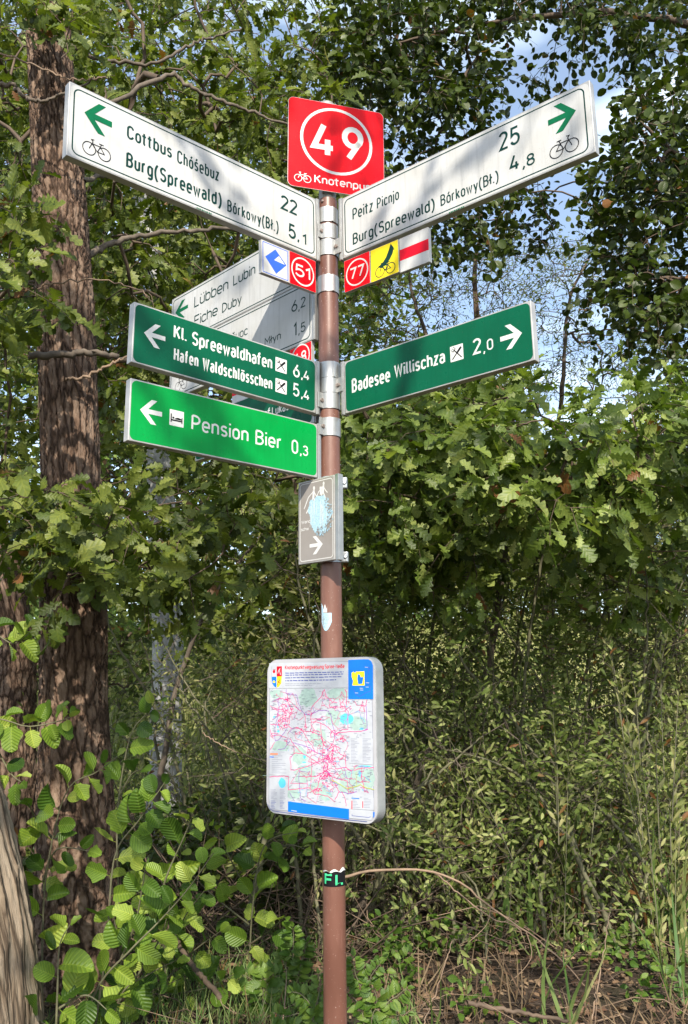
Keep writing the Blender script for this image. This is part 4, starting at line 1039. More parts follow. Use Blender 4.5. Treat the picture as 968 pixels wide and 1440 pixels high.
# ------------------------------------------------------------------ tubes
def tubes(paths, sides=6, rng=None, jitter=0.0):
    """paths: list of (points Nx3, radii N); one joined mesh (V, quads, UV)"""
    VV, FF, UU = [], [], []; base = 0
    ang = np.arange(sides)/sides*2*np.pi
    for P, rad in paths:
        P = np.asarray(P, float); n = len(P)
        if n < 2: continue
        T = np.gradient(P, axis=0); T /= np.maximum(1e-9, np.linalg.norm(T, axis=1, keepdims=True))
        ref = np.array([0.3, 0.9, 0.2]) if abs(T[0, 2]) > .8 else np.array([0, 0, 1.])
        X = np.cross(T, ref); X /= np.maximum(1e-9, np.linalg.norm(X, axis=1, keepdims=True)); Y = np.cross(T, X)
        rr = np.asarray(rad)[:, None]
        if jitter and rng is not None: rr = rr*(1+jitter*rng.normal(size=(n, sides)))
        else: rr = np.repeat(rr, sides, 1)
        ring = P[:, None, :]+(X[:, None, :]*np.cos(ang)[None, :, None]+Y[:, None, :]*np.sin(ang)[None, :, None])*rr[:, :, None]
        VV.append(ring.reshape(-1, 3))
        i = np.arange(n-1)[:, None]*sides+np.arange(sides)[None]
        j = np.arange(n-1)[:, None]*sides+(np.arange(sides)[None]+1) % sides
        FF.append((np.stack([i, j, j+sides, i+sides], 2)+base).reshape(-1, 4))
        ln = np.concatenate([[0], np.cumsum(np.linalg.norm(np.diff(P, axis=0), axis=1))])
        UU.append(np.stack([np.tile(np.abs(np.linspace(-1, 1, sides, endpoint=False)), n), np.repeat(ln, sides)], 1))
        base += n*sides
    return np.concatenate(VV), np.concatenate(FF), np.concatenate(UU)
def spline(pts, n):
    P = np.asarray(pts, float); k = len(P)
    out = []
    for t in np.linspace(0, k-1, n):
        i = min(int(t), k-2); f = t-i
        p0, p1, p2, p3 = P[max(i-1, 0)], P[i], P[i+1], P[min(i+2, k-1)]
        out.append(0.5*((2*p1)+(-p0+p2)*f+(2*p0-5*p1+4*p2-p3)*f*f+(-p0+3*p1-3*p2+p3)*f**3))
    return np.array(out)
def vnoise(x, y, seed=0, px=0):
    """value noise on a lattice, periodic in x if px"""
    xi, yi = np.floor(x).astype(int), np.floor(y).astype(int); fx, fy = x-xi, y-yi
    fx = fx*fx*(3-2*fx); fy = fy*fy*(3-2*fy)
    def h(a, b):
        if px: a = a % px
        n = (a*374761393+b*668265263+seed*1442695) & 0x7fffffff
        n = ((n ^ (n >> 13))*1274126177) & 0x7fffffff
        return ((n ^ (n >> 16)) & 0xffff)/65535.0
    return (h(xi, yi)*(1-fx)+h(xi+1, yi)*fx)*(1-fy)+(h(xi, yi+1)*(1-fx)+h(xi+1, yi+1)*fx)*fy
def cracks(u, v, nu, sv, seed):
    """cellular distance-to-edge on a cylinder, cells long up the trunk: gives raised plates and deep cracks"""
    x = u*nu; y = v*sv
    x = x+0.7*(vnoise(x*1.3, y*1.3, seed+5, 0)-.5); y = y+0.9*(vnoise(x*1.1, y*1.7, seed+9)-.5)
    xi, yi = np.floor(x).astype(int), np.floor(y).astype(int)
    d1 = np.full(x.shape, 9.); d2 = np.full(x.shape, 9.)
    for a in (-1, 0, 1):
        for b in (-1, 0, 1):
            cx, cy = xi+a, yi+b
            hx = ((cx % nu)*92837111+cy*689287499+seed*283923481) & 0x7fffffff
            hx = ((hx ^ (hx >> 13))*1274126177) & 0x7fffffff
            ox = (hx & 0x3ff)/1023.0; oy = ((hx >> 10) & 0x3ff)/1023.0
            d = np.hypot(cx+ox-x, cy+oy-y)
            d2 = np.where(d < d1, d1, np.minimum(d2, d)); d1 = np.minimum(d1, d)
    return d2-d1
def trunk_mesh(pts, radii, seed=1, nu=16, sv=7.0, depth=0.018, ns=150, res=0.012, flare=0.0, name='trunk', mat=None, parent=None, ridge=False):
    k = np.asarray(pts, float)
    L_ = np.linalg.norm(np.diff(k, axis=0), axis=1).sum()
    n = int(min(520, max(20, L_/res)))
    P = spline(k, n); rad = np.interp(np.linspace(0, 1, n), np.linspace(0, 1, len(radii)), radii)
    T = np.gradient(P, axis=0); T /= np.linalg.norm(T, axis=1, keepdims=True)
    X = np.cross(T, np.array([0.1, 1, 0.05])); X /= np.linalg.norm(X, axis=1, keepdims=True); Y = np.cross(X, T)
    a = np.arange(ns)/ns*2*np.pi
    ln = np.linspace(0, L_, n)
    U, Vv = np.meshgrid(np.arange(ns)/ns, ln)
    c = cracks(U, Vv, nu, sv, seed)
    plate = np.clip(c/0.28, 0, 1)**0.6
    fine = vnoise(U*nu*6, Vv*sv*6, seed+2, nu*6)*.5+vnoise(U*nu*14, Vv*sv*16, seed+3, nu*14)*.3
    if ridge:
        plate = 1-np.abs(2*vnoise(U*nu, Vv*sv, seed, nu)-1)**.7
    lump = vnoise(U*4, Vv*1.6, seed+7, 4)-.5
    rr = rad[:, None]*(1+0.10*lump)+depth*(plate-1)+depth*.45*(fine-.4)
    ring = P[:, None, :]+(X[:, None, :]*np.cos(a)[None, :, None]+Y[:, None, :]*np.sin(a)[None, :, None])*rr[:, :, None]
    i = np.arange(n-1)[:, None]*ns+np.arange(ns)[None]; j = np.arange(n-1)[:, None]*ns+(np.arange(ns)[None]+1) % ns
    F = np.stack([i, j, j+ns, i+ns], 2).reshape(-1, 4)
    uv = np.stack([np.abs(U*2-1)*1.0, Vv], 2).reshape(-1, 2)
    return mesh_obj(name, ring.reshape(-1, 3), F, mat or M['bark_oak'], parent, smooth=True, uv=uv)

# ------------------------------------------------------------------ plants
def boxpts(u0, u1, v0, v1, d0, d1, n, rng, clump=0.0, cs=1.1, seed=0):
    """random points in the block of space seen between these sight lines and depths"""
    out = []
    while len(out) < n:
        u, v, D = rng.uniform(u0, u1), rng.uniform(v0, v1), rng.uniform(d0, d1)
        P = at(u, v, D)
        if P[2] < 0.12: continue
        if clump:
            q = vnoise(np.array([P[0]*cs+P[1]*.5+37]), np.array([P[2]*cs+17+P[1]*.3]), seed)[0]*.7+vnoise(np.array([P[0]*cs*2.3+11]), np.array([P[2]*cs*2.3+P[1]]), seed+3)[0]*.3
            if q < clump+rng.uniform(-.08, .08): continue
        out.append(P)
    return np.array(out)
TOTAL = [0]
def plant(name, label, cat, base, skel, targets, leaf, leafm, mat, size, per=12, group=None, bark='bark_twig', limb_bark='bark_limb', near=300, minpx=10,
          twig_r=0.0022, expo=0.46, sag=0.10, spread=0.16, twig=0.30, up=0.4, seed=1, trunk=None, limbs=(), part_limb='branch', leaf_scale=0.35, droop=0.2, along=None, rmax=0.05, face=0.5):
    """skel: list of polylines the crown may grow from; targets: twig cluster centres.
    Every cluster is reached by a branch from the nearest wood, thickness follows what it carries."""
    rng = np.random.default_rng(seed)
    e = empty(name, tuple(map(float, base))); tag(e, label, cat, group)
    inv = Matrix.Translation(tuple(-float(x) for x in base))
    def own(o): o.parent = e; o.matrix_basis = inv @ o.matrix_basis; return o
    if trunk: own(trunk_mesh(**trunk))
    for lp, lr, lb in limbs:
        P = spline(lp, max(12, len(lp)*7)); P[1:-1] += rng.normal(0, .006, (len(P)-2, 3))
        V, F, UV = tubes([(P, np.linspace(lr[0], lr[1], len(P))*(1+.08*rng.normal(size=len(P))))], 10, rng, .03)
        own(mesh_obj(part_limb, V, F, M[lb], None, smooth=True, uv=UV))
    nodes = [np.array(p, float) for pl in skel for p in spline(pl, max(2, len(pl)*5))]
    parent_ = [-1]*len(nodes); root = len(nodes)
    T = np.asarray(targets)
    N0 = np.array(nodes)
    order = np.argsort([np.min(np.linalg.norm(N0-t, axis=1)) for t in T]) if len(T) else []
    buf = np.zeros((len(nodes)+len(T)*9+10, 3)); buf[:len(nodes)] = N0; cnt = len(nodes)
    ends = []
    for oi in order:
        t = T[oi]
        d = np.linalg.norm(buf[:cnt]-t, axis=1)
        pen = np.where(buf[:cnt, 2] > t[2]+0.05, 1.25, 1.0)
        i = int(np.argmin(d*pen)); dd = d[i]
        k = int(min(8, max(2, dd/0.14)))
        p0 = buf[i].copy(); side = rng.normal(0, .10*dd, 3)
        prev = i
        for s in range(1, k+1):
            f = s/k
            p = p0*(1-f)+t*f+side*math.sin(math.pi*f)*.9+np.array([0, 0, sag*dd*math.sin(math.pi*f)])+rng.normal(0, .012, 3)*(s < k)
            buf[cnt] = p; parent_.append(prev); prev = cnt; cnt += 1
        ends.append((prev, (buf[prev]-buf[parent_[prev]])))
    load = np.zeros(cnt); 
    for i, _ in ends: load[i] += 1
    for i in range(cnt-1, root-1, -1): load[parent_[i]] += load[i]
    rad = np.minimum(rmax, twig_r*np.maximum(1, load)**expo)
    kids = {}
    for i in range(root, cnt): kids.setdefault(parent_[i], []).append(i)
    paths = []
    for s in range(root, cnt):
        p = parent_[s]
        if p < root or kids[p][0] != s:
            ch = [p, s]
            while ch[-1] in kids: ch.append(kids[ch[-1]][0])
            rr = rad[ch].copy(); rr[0] = min(rr[0], rr[1]*1.15)
            paths.append((buf[ch], rr))
    # leafy twigs
    LP, LD, LN_, LS = [], [], [], []
    for i, dv in ends:
        dv = dv/max(1e-6, np.linalg.norm(dv)); p = buf[i]
        for q in range(2):
            dd = dv+rng.normal(0, .55, 3)+np.array([0, 0, -.1]); dd /= np.linalg.norm(dd)
            tl = twig*rng.uniform(.6, 1.2)
            pts = np.array([p, p+dd*tl*.5+rng.normal(0, .01, 3), p+dd*tl+np.array([0, 0, -droop*tl*.5])])
            paths.append((pts, np.array([twig_r, twig_r*.8, twig_r*.4])))
            m = max(1, per//2)
            for j in range(m):
                f = (j+.6)/m; b = pts[0]*(1-f)+pts[2]*f
                sd = np.cross(dd, np.array([0, 0, 1.])+rng.normal(0, .3, 3)); sd /= max(1e-6, np.linalg.norm(sd))
                ax = dd*rng.uniform(*(along or (.3, .9)))+sd*(.55 if along else 1)*(1 if j % 2 else -1)*rng.uniform(.5, 1)+np.array([0, 0, -droop])+rng.normal(0, .25, 3)
                LP.append(b+rng.normal(0, spread*.12, 3)); LD.append(ax)
                LN_.append(np.array([0, -face, up])+rng.normal(0, .45, 3)); LS.append(size*rng.uniform(1-leaf_scale, 1+leaf_scale))
    if paths:
        V, F, UV = tubes(paths, 5 if near else 4)
        o = own(mesh_obj('twigs', V, F, M[bark], None, smooth=True, uv=UV)); o['kind'] = 'stuff'
    if not LP: return e
    LP, LD, LN_, LS = map(np.array, (LP, LD, LN_, LS))
    keep = LP[:, 2] > 0.03; LP, LD, LN_, LS = LP[keep], LD[keep], LN_[keep], LS[keep]
    A, P = frames(LP, LD, LN_, LS, rng)
    depth = (P-EYE)@C_F
    px = FPX/np.maximum(.3, depth)*LS
    uu = 484+FPX*((P-EYE)@C_R)/np.maximum(.3, depth); vv = 720-FPX*((P-EYE)@C_U)/np.maximum(.3, depth)
    vis = (uu > -10) & (uu < 978) & (vv > -10) & (vv < 1450) & (depth > .5)
    idx = np.where(vis & (px >= minpx))[0] if near else np.array([], int)
    idx = idx[np.argsort(-px[idx])][:near]
    rest = np.ones(len(P), bool); rest[idx] = False
    leaf_objects(leaf, M[mat], A[idx], P[idx], e, inv)
    if rest.any():
        ns_ = len(SH[leafm]); V, F, UV, rn = merge(SH[leafm][0], A[rest], P[rest], rng)
        o = own(mesh_obj('foliage', V, F, M[mat], None, smooth=True, uv=UV, rnd=rn)); o['kind'] = 'stuff'
        TOTAL[0] += len(F)*2
    return e
# ------------------------------------------------------------------ ground
def ground_h(x, y):
    h = 0.05*(vnoise(x*.9+50, y*.9+50, 3)-.5)+0.03*(vnoise(x*3+50, y*3+50, 4)-.5)+.015*(vnoise(x*9+99, y*9+99, 6)-.5)
    far = np.clip((y-15)/11, 0, 1); far = far*far*(3-2*far)
    back = np.clip((y-27)/14, 0, 1); back = back*back*(3-2*back)
    return h*np.clip(1+y*0, 0, 1)+far*3.3-back*1.2
def build_ground():
    xs = np.concatenate([[-300, -120, -60, -30], np.linspace(-15, 15, 241), [30, 60, 120, 300]])
    ys = np.concatenate([[-200, -60, -20, -6], np.linspace(0, 14, 160), np.linspace(14.5, 44, 60), [60, 100, 200, 400]])
    X, Y = np.meshgrid(xs, ys); Z = ground_h(X, Y)
    n, m = X.shape
    i = (np.arange(n-1)[:, None]*m+np.arange(m-1)[None]).ravel()
    F = np.stack([i, i+1, i+m+1, i+m], 1)
    b = NB('woodland_soil_and_meadow')
    v = b.coords((1, 1, 1)); n1 = b.noise(1.4, 6, v); n2 = b.noise(30, 6, v, .7); n3 = b.noise(120, 4, v)
    soil = b.ramp(n2, [(0.25, (0.018, 0.012, 0.009)), (0.5, (0.065, 0.045, 0.033)), (0.72, (0.14, 0.10, 0.075))])
    soil = b.mix(b.ramp(n3, [(0.6, (0, 0, 0)), (0.7, (.5, .5, .5))]), soil, (0.20, 0.15, 0.11))
    soil = b.mix(b.ramp(n1, [(0.45, (0, 0, 0)), (0.65, (.5, .5, .5))]), soil, (0.035, 0.05, 0.018))
    mead = b.ramp(b.noise(0.9, 7, b.coords((1, .4, 1)), .7), [(0.3, (0.20, 0.22, 0.07)), (0.5, (0.34, 0.34, 0.14)), (0.7, (0.48, 0.46, 0.24))])
    geo = b.n('NewGeometry'); sx = b.n('SeparateXYZ'); b.l(geo.outputs['Position'], sx.inputs[0])
    f = b.n('MapRange'); f.inputs[1].default_value = 11.5; f.inputs[2].default_value = 14.0; b.l(sx.outputs[1], f.inputs[0])
    col = b.mix(f.outputs[0], soil, mead)
    mat = b.done(b.bsdf(col, 0.95, 0, 0.15, b.math('ADD', n2, b.math('MULTIPLY', n3, .4)), 0.9, 0.03))
    o = mesh_obj('ground', np.stack([X, Y, Z], 2).reshape(-1, 3), F, mat, None, smooth=True); o['kind'] = 'structure'
build_ground()
def gz(x, y): return float(ground_h(np.array([x]), np.array([y]))[0])

def tpath(px, D, base=True):
    pts = [at(u, v, D if np.isscalar(D) else D[i]) for i, (u, v) in enumerate(px)]
    return np.array(pts)
rngT = np.random.default_rng(21)
def scatter(kinds, **k): return np.concatenate([boxpts(*q[:7], rngT, *(q[7:] if len(q) > 7 else ())) for q in kinds])

# ---- big fissured trunk, left: trunk in view with its boughs
D1 = 5.1
tp = tpath([(112, 1400), (110, 1300), (106, 1100), (103, 900), (101, 700), (92, 450), (84, 280), (72, 100), (62, -60), (50, -400)], D1)
tp[0][2] = -0.15
tr = [.26, .235, .205, .195, .183, .178, .170, .152, .142, .12]
oakT = tpath([(101, 700), (84, 280), (62, -60), (50, -400)], D1)
LB = lambda px, D: tpath(px, D)
limbs1 = [
 (LB([(60, 30), (70, 50), (108, 68), (149, 85), (217, 88), (267, 62), (294, 53), (340, 40)], [5.0, 4.9, 4.85, 4.8, 4.8, 4.85, 4.9, 5.0]), (.017, .006), 'bark_limb'),
 (LB([(-30, 112), (0, 118), (19, 121), (37, 138), (62, 141), (90, 130), (124, 115), (152, 107)], 4.6), (.016, .005), 'bark_limb'),
 (LB([(-10, 70), (40, 88), (90, 108), (124, 112), (150, 106)], 4.5), (.006, .003), 'bark_pale'),
 (LB([(100, 400), (119, 363), (150, 345), (190, 333), (250, 326), (315, 322), (380, 330)], [5.1, 5.2, 5.3, 5.4, 5.5, 5.7, 6.0]), (.026, .010), 'bark_limb'),
 (LB([(90, 130), (140, 150), (237, 105), (260, 118), (296, 135), (330, 147), (355, 157), (406, 176), (440, 180)], [5.1, 5.4, 5.7, 5.7, 5.7, 5.7, 5.75, 5.8, 6]), (.019, .008), 'bark_limb'),
 (LB([(40, 500), (94, 499), (130, 496), (167, 504), (208, 515), (260, 528), (330, 545), (420, 560)], [4.7, 4.75, 4.8, 4.9, 5.0, 5.2, 5.4, 5.7]), (.022, .012), 'bark_limb'),
 (LB([(92, 533), (110, 533), (140, 520), (160, 510), (180, 500), (205, 490)], 4.85), (.010, .006), 'bark_pale'),
 (LB([(117, 255), (150, 246), (175, 250), (215, 240)], [5.1, 5.4, 5.6, 5.8]), (.018, .008), 'bark_limb'),
 (LB([(-10, 425), (15, 418), (40, 410), (75, 400), (130, 392), (190, 405), (215, 425)], 4.6), (.006, .003), 'bark_pale'),
]
near1 = scatter([(-60, 60, 285, 470, 4.0, 4.6, 22), (-50, 120, 690, 830, 4.0, 4.7, 18), (120, 350, 690, 820, 4.1, 4.9, 36), (0, 110, -20, 80, 4.3, 4.8, 12), (60, 160, 680, 800, 4.5, 4.9, 6)])
oak_t = scatter([(-150, 480, -120, 180, 5.7, 8, 260, .28), (130, 480, 150, 420, 5.8, 8.4, 220, .28), (-150, 30, 100, 700, 5.6, 7.8, 130, .36), (255, 460, 640, 900, 6, 8, 80, .36), (140, 200, 640, 740, 6, 8, 10, .36),
                 (-60, 60, 650, 800, 4.7, 5.2, 12), (140, 200, 650, 800, 5.0, 5.6, 8), (150, 240, 330, 560, 5.6, 7.0, 34, .4), (255, 480, 420, 700, 6.2, 8.5, 95, .3), (130, 255, 420, 650, 6.2, 8.5, 50, .3)])
BASE1 = (float(tp[0][0]), float(tp[0][1]), 0.0)
plant('oak_tree', 'big oak with deeply fissured brown bark left of the signs, boughs reaching behind them', 'tree', BASE1, [oakT]+[l_[0] for l_ in limbs1], np.concatenate([near1, oak_t]),
      'oak', 'oakm', 'leaf_oak', .115, per=14, seed=3, trunk=dict(pts=tp, radii=tr, seed=4, nu=40, sv=24.0, depth=.019, ns=240, res=.011), limbs=limbs1, near=300, twig=.26)

# ---- pale furrowed trunk leaning at the left edge
D3 = 3.9
tp = tpath([(-36, 1560), (-42, 1440), (-55, 1300), (-78, 1170), (-112, 1030), (-170, 850), (-300, 500)], D3); tp[0][2] = -.2
plant('leaning_tree', 'pale furrowed trunk leaning out of the bottom left corner', 'tree', (float(tp[0][0]), D3, 0), [tp[4:]], boxpts(-500, -160, 100, 700, 3.6, 5.5, 60, rngT), 'alder', 'alderm', 'leaf_alder_d', .075,
      per=12, seed=5, trunk=dict(pts=tp, radii=[.31, .29, .275, .265, .26, .24, .2], seed=8, nu=44, sv=2.4, depth=.022, ns=260, res=.012, mat=M['bark_near'], ridge=True), near=0)

# ---- dark trunk behind, far left
tp = tpath([(14, 1300), (18, 1150), (22, 1000), (14, 860), (-50, 600), (-120, 300)], 6.4); tp[0][2] = -.2
plant('oak_tree', 'dark trunk at the left edge behind the big oak', 'tree', (float(tp[0][0]), 6.4, 0), [tp[3:]], boxpts(-250, 120, 60, 700, 6.2, 9, 150, rngT, .35), 'oakm', 'oakm', 'leaf_oak', .11, per=12, seed=6,
      trunk=dict(pts=tp, radii=[.17, .155, .15, .14, .13, .10], seed=9, nu=18, sv=8, depth=.02, ns=90, res=.03), near=0)

# ---- smooth grey trunk between the oak and the post
tp = tpath([(226, 1180), (232, 1100), (234, 1000), (236, 900), (232, 800), (226, 700), (224, 560), (222, 400), (190, 250), (150, 150)], 9.5); tp[0][2] = -.2
plant('grey_barked_tree', 'smooth grey trunk standing behind the leaves between oak and post', 'tree', (float(tp[0][0]), 9.5, 0), [tp[5:]], boxpts(0, 520, -150, 560, 8.6, 12.5, 330, rngT, .30), 'oakm', 'oakm', 'leaf_oak', .12, per=13, seed=7,
      trunk=dict(pts=tp, radii=[.19, .18, .17, .165, .165, .16, .14, .11, .07, .04], seed=10, nu=6, sv=1.2, depth=.006, ns=60, res=.05, mat=M['bark_grey']), near=0)

# ---- young oak whose boughs fill the right middle
tp = tpath([(640, 1230), (652, 1080), (690, 920), (712, 760), (730, 640), (760, 560)], [6.6, 6.6, 6.5, 6.4, 6.3, 6.2]); tp[0][2] = -.05
limbs5 = [(tpath([(708, 800), (640, 720), (560, 660), (500, 560), (470, 556)], [6.4, 6.0, 5.6, 5.2, 5.1]), (.018, .007), 'bark_twig'), (tpath([(712, 760), (800, 680), (880, 640), (980, 600)], [6.4, 5.9, 5.4, 5.0]), (.02, .007), 'bark_twig'),
          (tpath([(712, 740), (740, 680), (770, 640), (800, 640)], [6.3, 5.6, 5.0, 4.7]), (.016, .006), 'bark_twig')]
t5 = scatter([(660, 860, 590, 720, 4.3, 5.0, 40), (820, 1050, 560, 720, 4.3, 5.2, 50), (480, 660, 570, 760, 4.7, 5.6, 60), (480, 1060, 530, 700, 5.2, 6.2, 150, .38, 1.3), (480, 1060, 640, 840, 5.2, 6.3, 80, .50, 1.6), (560, 960, 730, 860, 5.0, 6.2, 16), (480, 760, 540, 640, 5.0, 6.0, 60), (480, 1060, 690, 820, 6.4, 7.0, 20, .4), (490, 800, 720, 800, 5.6, 6.8, 30)])
plant('oak_sapling', 'young oak with big lobed leaves hanging right of the post under the Badesee sign', 'tree', (float(tp[0][0]), 6.6, 0), [tp[2:]]+[l_[0] for l_ in limbs5], t5, 'oak', 'oakm', 'leaf_oak_m', .112, per=15, seed=9,
      trunk=dict(pts=tp, radii=[.032, .030, .028, .025, .02, .014], seed=3, nu=10, sv=6, depth=.003, ns=24, res=.04, mat=M['bark_limb']), limbs=limbs5, twig=.26)

# ---- alder whose boughs hang in from the upper right
tp = tpath([(1240, 1210), (1235, 900), (1220, 500), (1190, 100), (1150, -300)], 7.6); tp[0][2] = -.2
limbs6 = [(tpath([(1215, 430), (1100, 330), (980, 240), (900, 170)], [7.6, 7.4, 7.2, 7.0]), (.05, .012), 'bark_twig'), (tpath([(1195, 150), (1050, 60), (880, 20), (700, 30), (560, 60)], [7.6, 7.5, 7.4, 7.3, 7.4]), (.06, .012), 'bark_twig'),
          (tpath([(1220, 520), (1120, 470), (1000, 400), (930, 390)], [7.6, 7.3, 7, 6.8]), (.04, .01), 'bark_twig'), (tpath([(1150, -200), (900, -140), (600, -90), (480, -40)], [7.6, 7.2, 7.0, 7.0]), (.06, .015), 'bark_twig')]
t6 = scatter([(470, 700, -120, 110, 6.6, 8.6, 230, .30, 2.2), (490, 690, 90, 250, 6.8, 8.6, 110, .38, 2.4), (690, 880, -120, 45, 6.6, 8.4, 120, .30, 2.2), (870, 1060, -120, 90, 6.6, 8.4, 90, .30, 2.2), (720, 830, 50, 130, 7, 8, 8, .4, 2),
              (880, 1100, 120, 460, 6.2, 8.2, 300, .28, 2.2), (830, 900, 210, 430, 6.6, 8, 46, .3, 2), (520, 780, 250, 350, 7, 9, 80, .38, 2.2), (860, 1000, 400, 520, 6.6, 8, 26, .3, 2)])
plant('alder_tree', 'alder with small round shade-darkened leaves hanging in from the top right corner', 'tree', (float(tp[0][0]), 7.6, 0), [tp[2:]]+[l_[0] for l_ in limbs6], t6, 'alderm', 'alderm', 'leaf_alder_d', .070, per=20, seed=12,
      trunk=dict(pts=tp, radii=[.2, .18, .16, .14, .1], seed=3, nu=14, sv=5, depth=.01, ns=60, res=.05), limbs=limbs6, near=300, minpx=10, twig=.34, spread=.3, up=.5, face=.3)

# ---- fine twigged willow against the sky
tp = tpath([(775, 1110), (772, 900), (768, 700), (690, 560), (668, 400), (676, 330)], [11, 11, 11, 11.2, 11.3, 11.3]); tp[0][2] = -.1
tp2 = tpath([(770, 720), (790, 560), (800, 430), (830, 360)], 11.2); tp3 = tpath([(668, 600), (600, 470), (575, 380), (590, 330)], 11.2)
t7 = scatter([(500, 960, 345, 560, 10.3, 12.3, 640, .20, 1.5), (560, 800, 340, 420, 10.5, 12, 50)])
plant('willow_tree', 'thin twigged willow with tiny narrow leaves against the pale sky behind the Badesee sign', 'tree', (float(tp[0][0]), 11, 0), [tp[2:], tp2, tp3], t7, 'willowm', 'willowm', 'leaf_oak', .055, per=16, seed=14, near=0,
      trunk=dict(pts=tp, radii=[.09, .08, .07, .06, .035, .02], seed=3, nu=10, sv=4, depth=.006, ns=20, res=.1), limbs=[(tp2, (.04, .012), 'bark_twig'), (tp3, (.035, .01), 'bark_twig')], twig=.38, expo=.40, twig_r=.003, spread=.4, droop=.1)

# ---- willow thicket: shrubs of many thin stems
WL_ = [('olive willow shrub with slender stems right behind the map board', 505, 1235, 6.3), ('olive willow shrub at the right edge of the thicket', 930, 1240, 6.2), ('tangled willow shrub standing right of the map board with pale dry leaves', 770, 1215, 6.4),
       ('willow shrub with arching grey stems left of the map board', 345, 1260, 6.6), ('loose willow shrub between the post and the young oak', 620, 1190, 6.8), ('sparse willow shrub deep in the thicket right of the grey trunk', 305, 1170, 7.6),
       ('pale leaved willow shrub in front of the meadow gap', 860, 1170, 7.2), ('thin stemmed willow shrub deep behind the map board', 440, 1165, 8.0), ('bushy willow shrub filling the middle of the thicket right of the post', 690, 1170, 7.2),
       ('tall willow shrub just outside the right edge', 1010, 1190, 6.8), ('yellow tinged willow shrub behind the post', 545, 1160, 7.8), ('rear willow shrub under the oak leaves at the right', 800, 1150, 8.2), ('rear willow shrub under the oak leaves near the right edge', 930, 1150, 8.3),
       ('low leafy willow bush in front of the thicket right of the arching branch', 690, 1310, 5.7), ('low leafy willow bush before the thicket at the right', 880, 1290, 5.7), ('low leafy willow bush close behind the post', 560, 1290, 5.9)]
for k, (lab, u, v, D) in enumerate(WL_):
    rk = np.random.default_rng(100+k)
    b0 = at(u, v, D); b0[2] = 0
    stems = []; left = u < 500; low = 'low leafy' in lab
    for s in range(8):
        a = rk.uniform(-1, 1); hgt = rk.uniform(1.3, 2.7) if left else rk.uniform(1.9, 3.5)
        if low: hgt *= .42
        foot = b0+np.array([rk.normal(0, .22), rk.normal(0, .18), -.03])
        top = foot+np.array([a*1.1, rk.uniform(-.6, .4), hgt])
        mid = foot*.5+top*.5+np.array([a*-.16+rk.normal(0, .08), rk.normal(0, .10), rk.uniform(.0, .2)])
        stems.append(np.array([foot, foot*.75+mid*.25+rk.normal(0, .03, 3), mid, mid*.4+top*.6+rk.normal(0, .07, 3), top]))
    tg = []
    for i in range(170 if left else 200 if low else 330):
        s_ = stems[rk.integers(len(stems))]; f = rk.uniform(.12, 1)**.7; p = spline(s_, 12)[int(f*11)]
        tg.append(p+np.array([rk.normal(0, .34), rk.normal(0, .25), rk.normal(.05, .2)]))
    tg = np.array(tg); tg = tg[tg[:, 2] > .12]
    plant('willow_shrub', lab, 'shrub', b0*np.array([1, 1, 0]), stems, tg, *(('willow', 'willowm') if k % 3 == 0 else ('sallow', 'sallowm')), ('leaf_willow', 'leaf_sallow')[k % 3 > 0], (.050, .044)[k % 3 > 0], per=(13, 16)[k % 3 > 0], seed=30+k, near=110 if D < 6.6 else 50, group='willow shrubs of the thicket',
          limbs=[(s_, (rk.uniform(.008, .022), .004), 'bark_olive') for s_ in stems], part_limb='stem', bark='bark_limb', twig=.24, twig_r=.0016, up=.4, face=.7, spread=.35, along=(.7, 1.4), droop=.02)

# ---- far trees beyond the meadow
FT = [('tall sunlit tree beyond the meadow behind the left signs', -4.6, 15.5, 17, 3.8, 1500), ('tall pale green tree beyond the meadow at the far left', -10.0, 18.0, 18, 4.2, 1000), ('sunlit tree beyond the meadow right behind the post', -1.4, 19.0, 16, 3.2, 1100),
      ('round bush beyond the meadow behind the young oak', 3.0, 26.0, 6.2, 3.4, 1000), ('far bush beyond the meadow at the right edge', 9.6, 25.0, 6.2, 3.6, 1000), ('low far bush beyond the meadow between two larger ones', 6.3, 28.0, 6.0, 3.2, 1000), ('far bush beyond the meadow directly right of the post', 0.4, 28.0, 6.5, 3.0, 1000)]
for k, (lab, x, y, h, rx, n) in enumerate(FT):
    rk = np.random.default_rng(200+k); z0 = gz(x, y)
    tp = np.array([(x, y, z0-.2), (x+.1, y, z0+h*.3), (x-.15, y, z0+h*.6), (x, y, z0+h*.9)])
    tg = []
    while len(tg) < n:
        p = rk.uniform(-1, 1, 3)
        if p@p > 1: continue
        q = np.array([x+p[0]*rx, y+p[1]*rx*.8, z0+h*.55+p[2]*h*.5])
        c = vnoise(np.array([q[0]*.9+40]), np.array([q[2]*.9+q[1]*.4+40]), k)[0]
        if c < (.36 if y < 20 else .22) or q[2] < z0+.3: continue
        tg.append(q)
    plant('broadleaf_tree', lab, 'tree', (x, y, z0), [tp], np.array(tg), 'far', 'far', 'leaf_far' if y > 20 else 'leaf_bg', .17, per=12, seed=60+k, near=0, group='trees beyond the meadow',
          trunk=dict(pts=tp, radii=[.2, .16, .1, .03], seed=3, nu=8, sv=3, depth=.01, ns=14, res=.4), twig=.6, twig_r=.007, spread=1.2, rmax=.1)
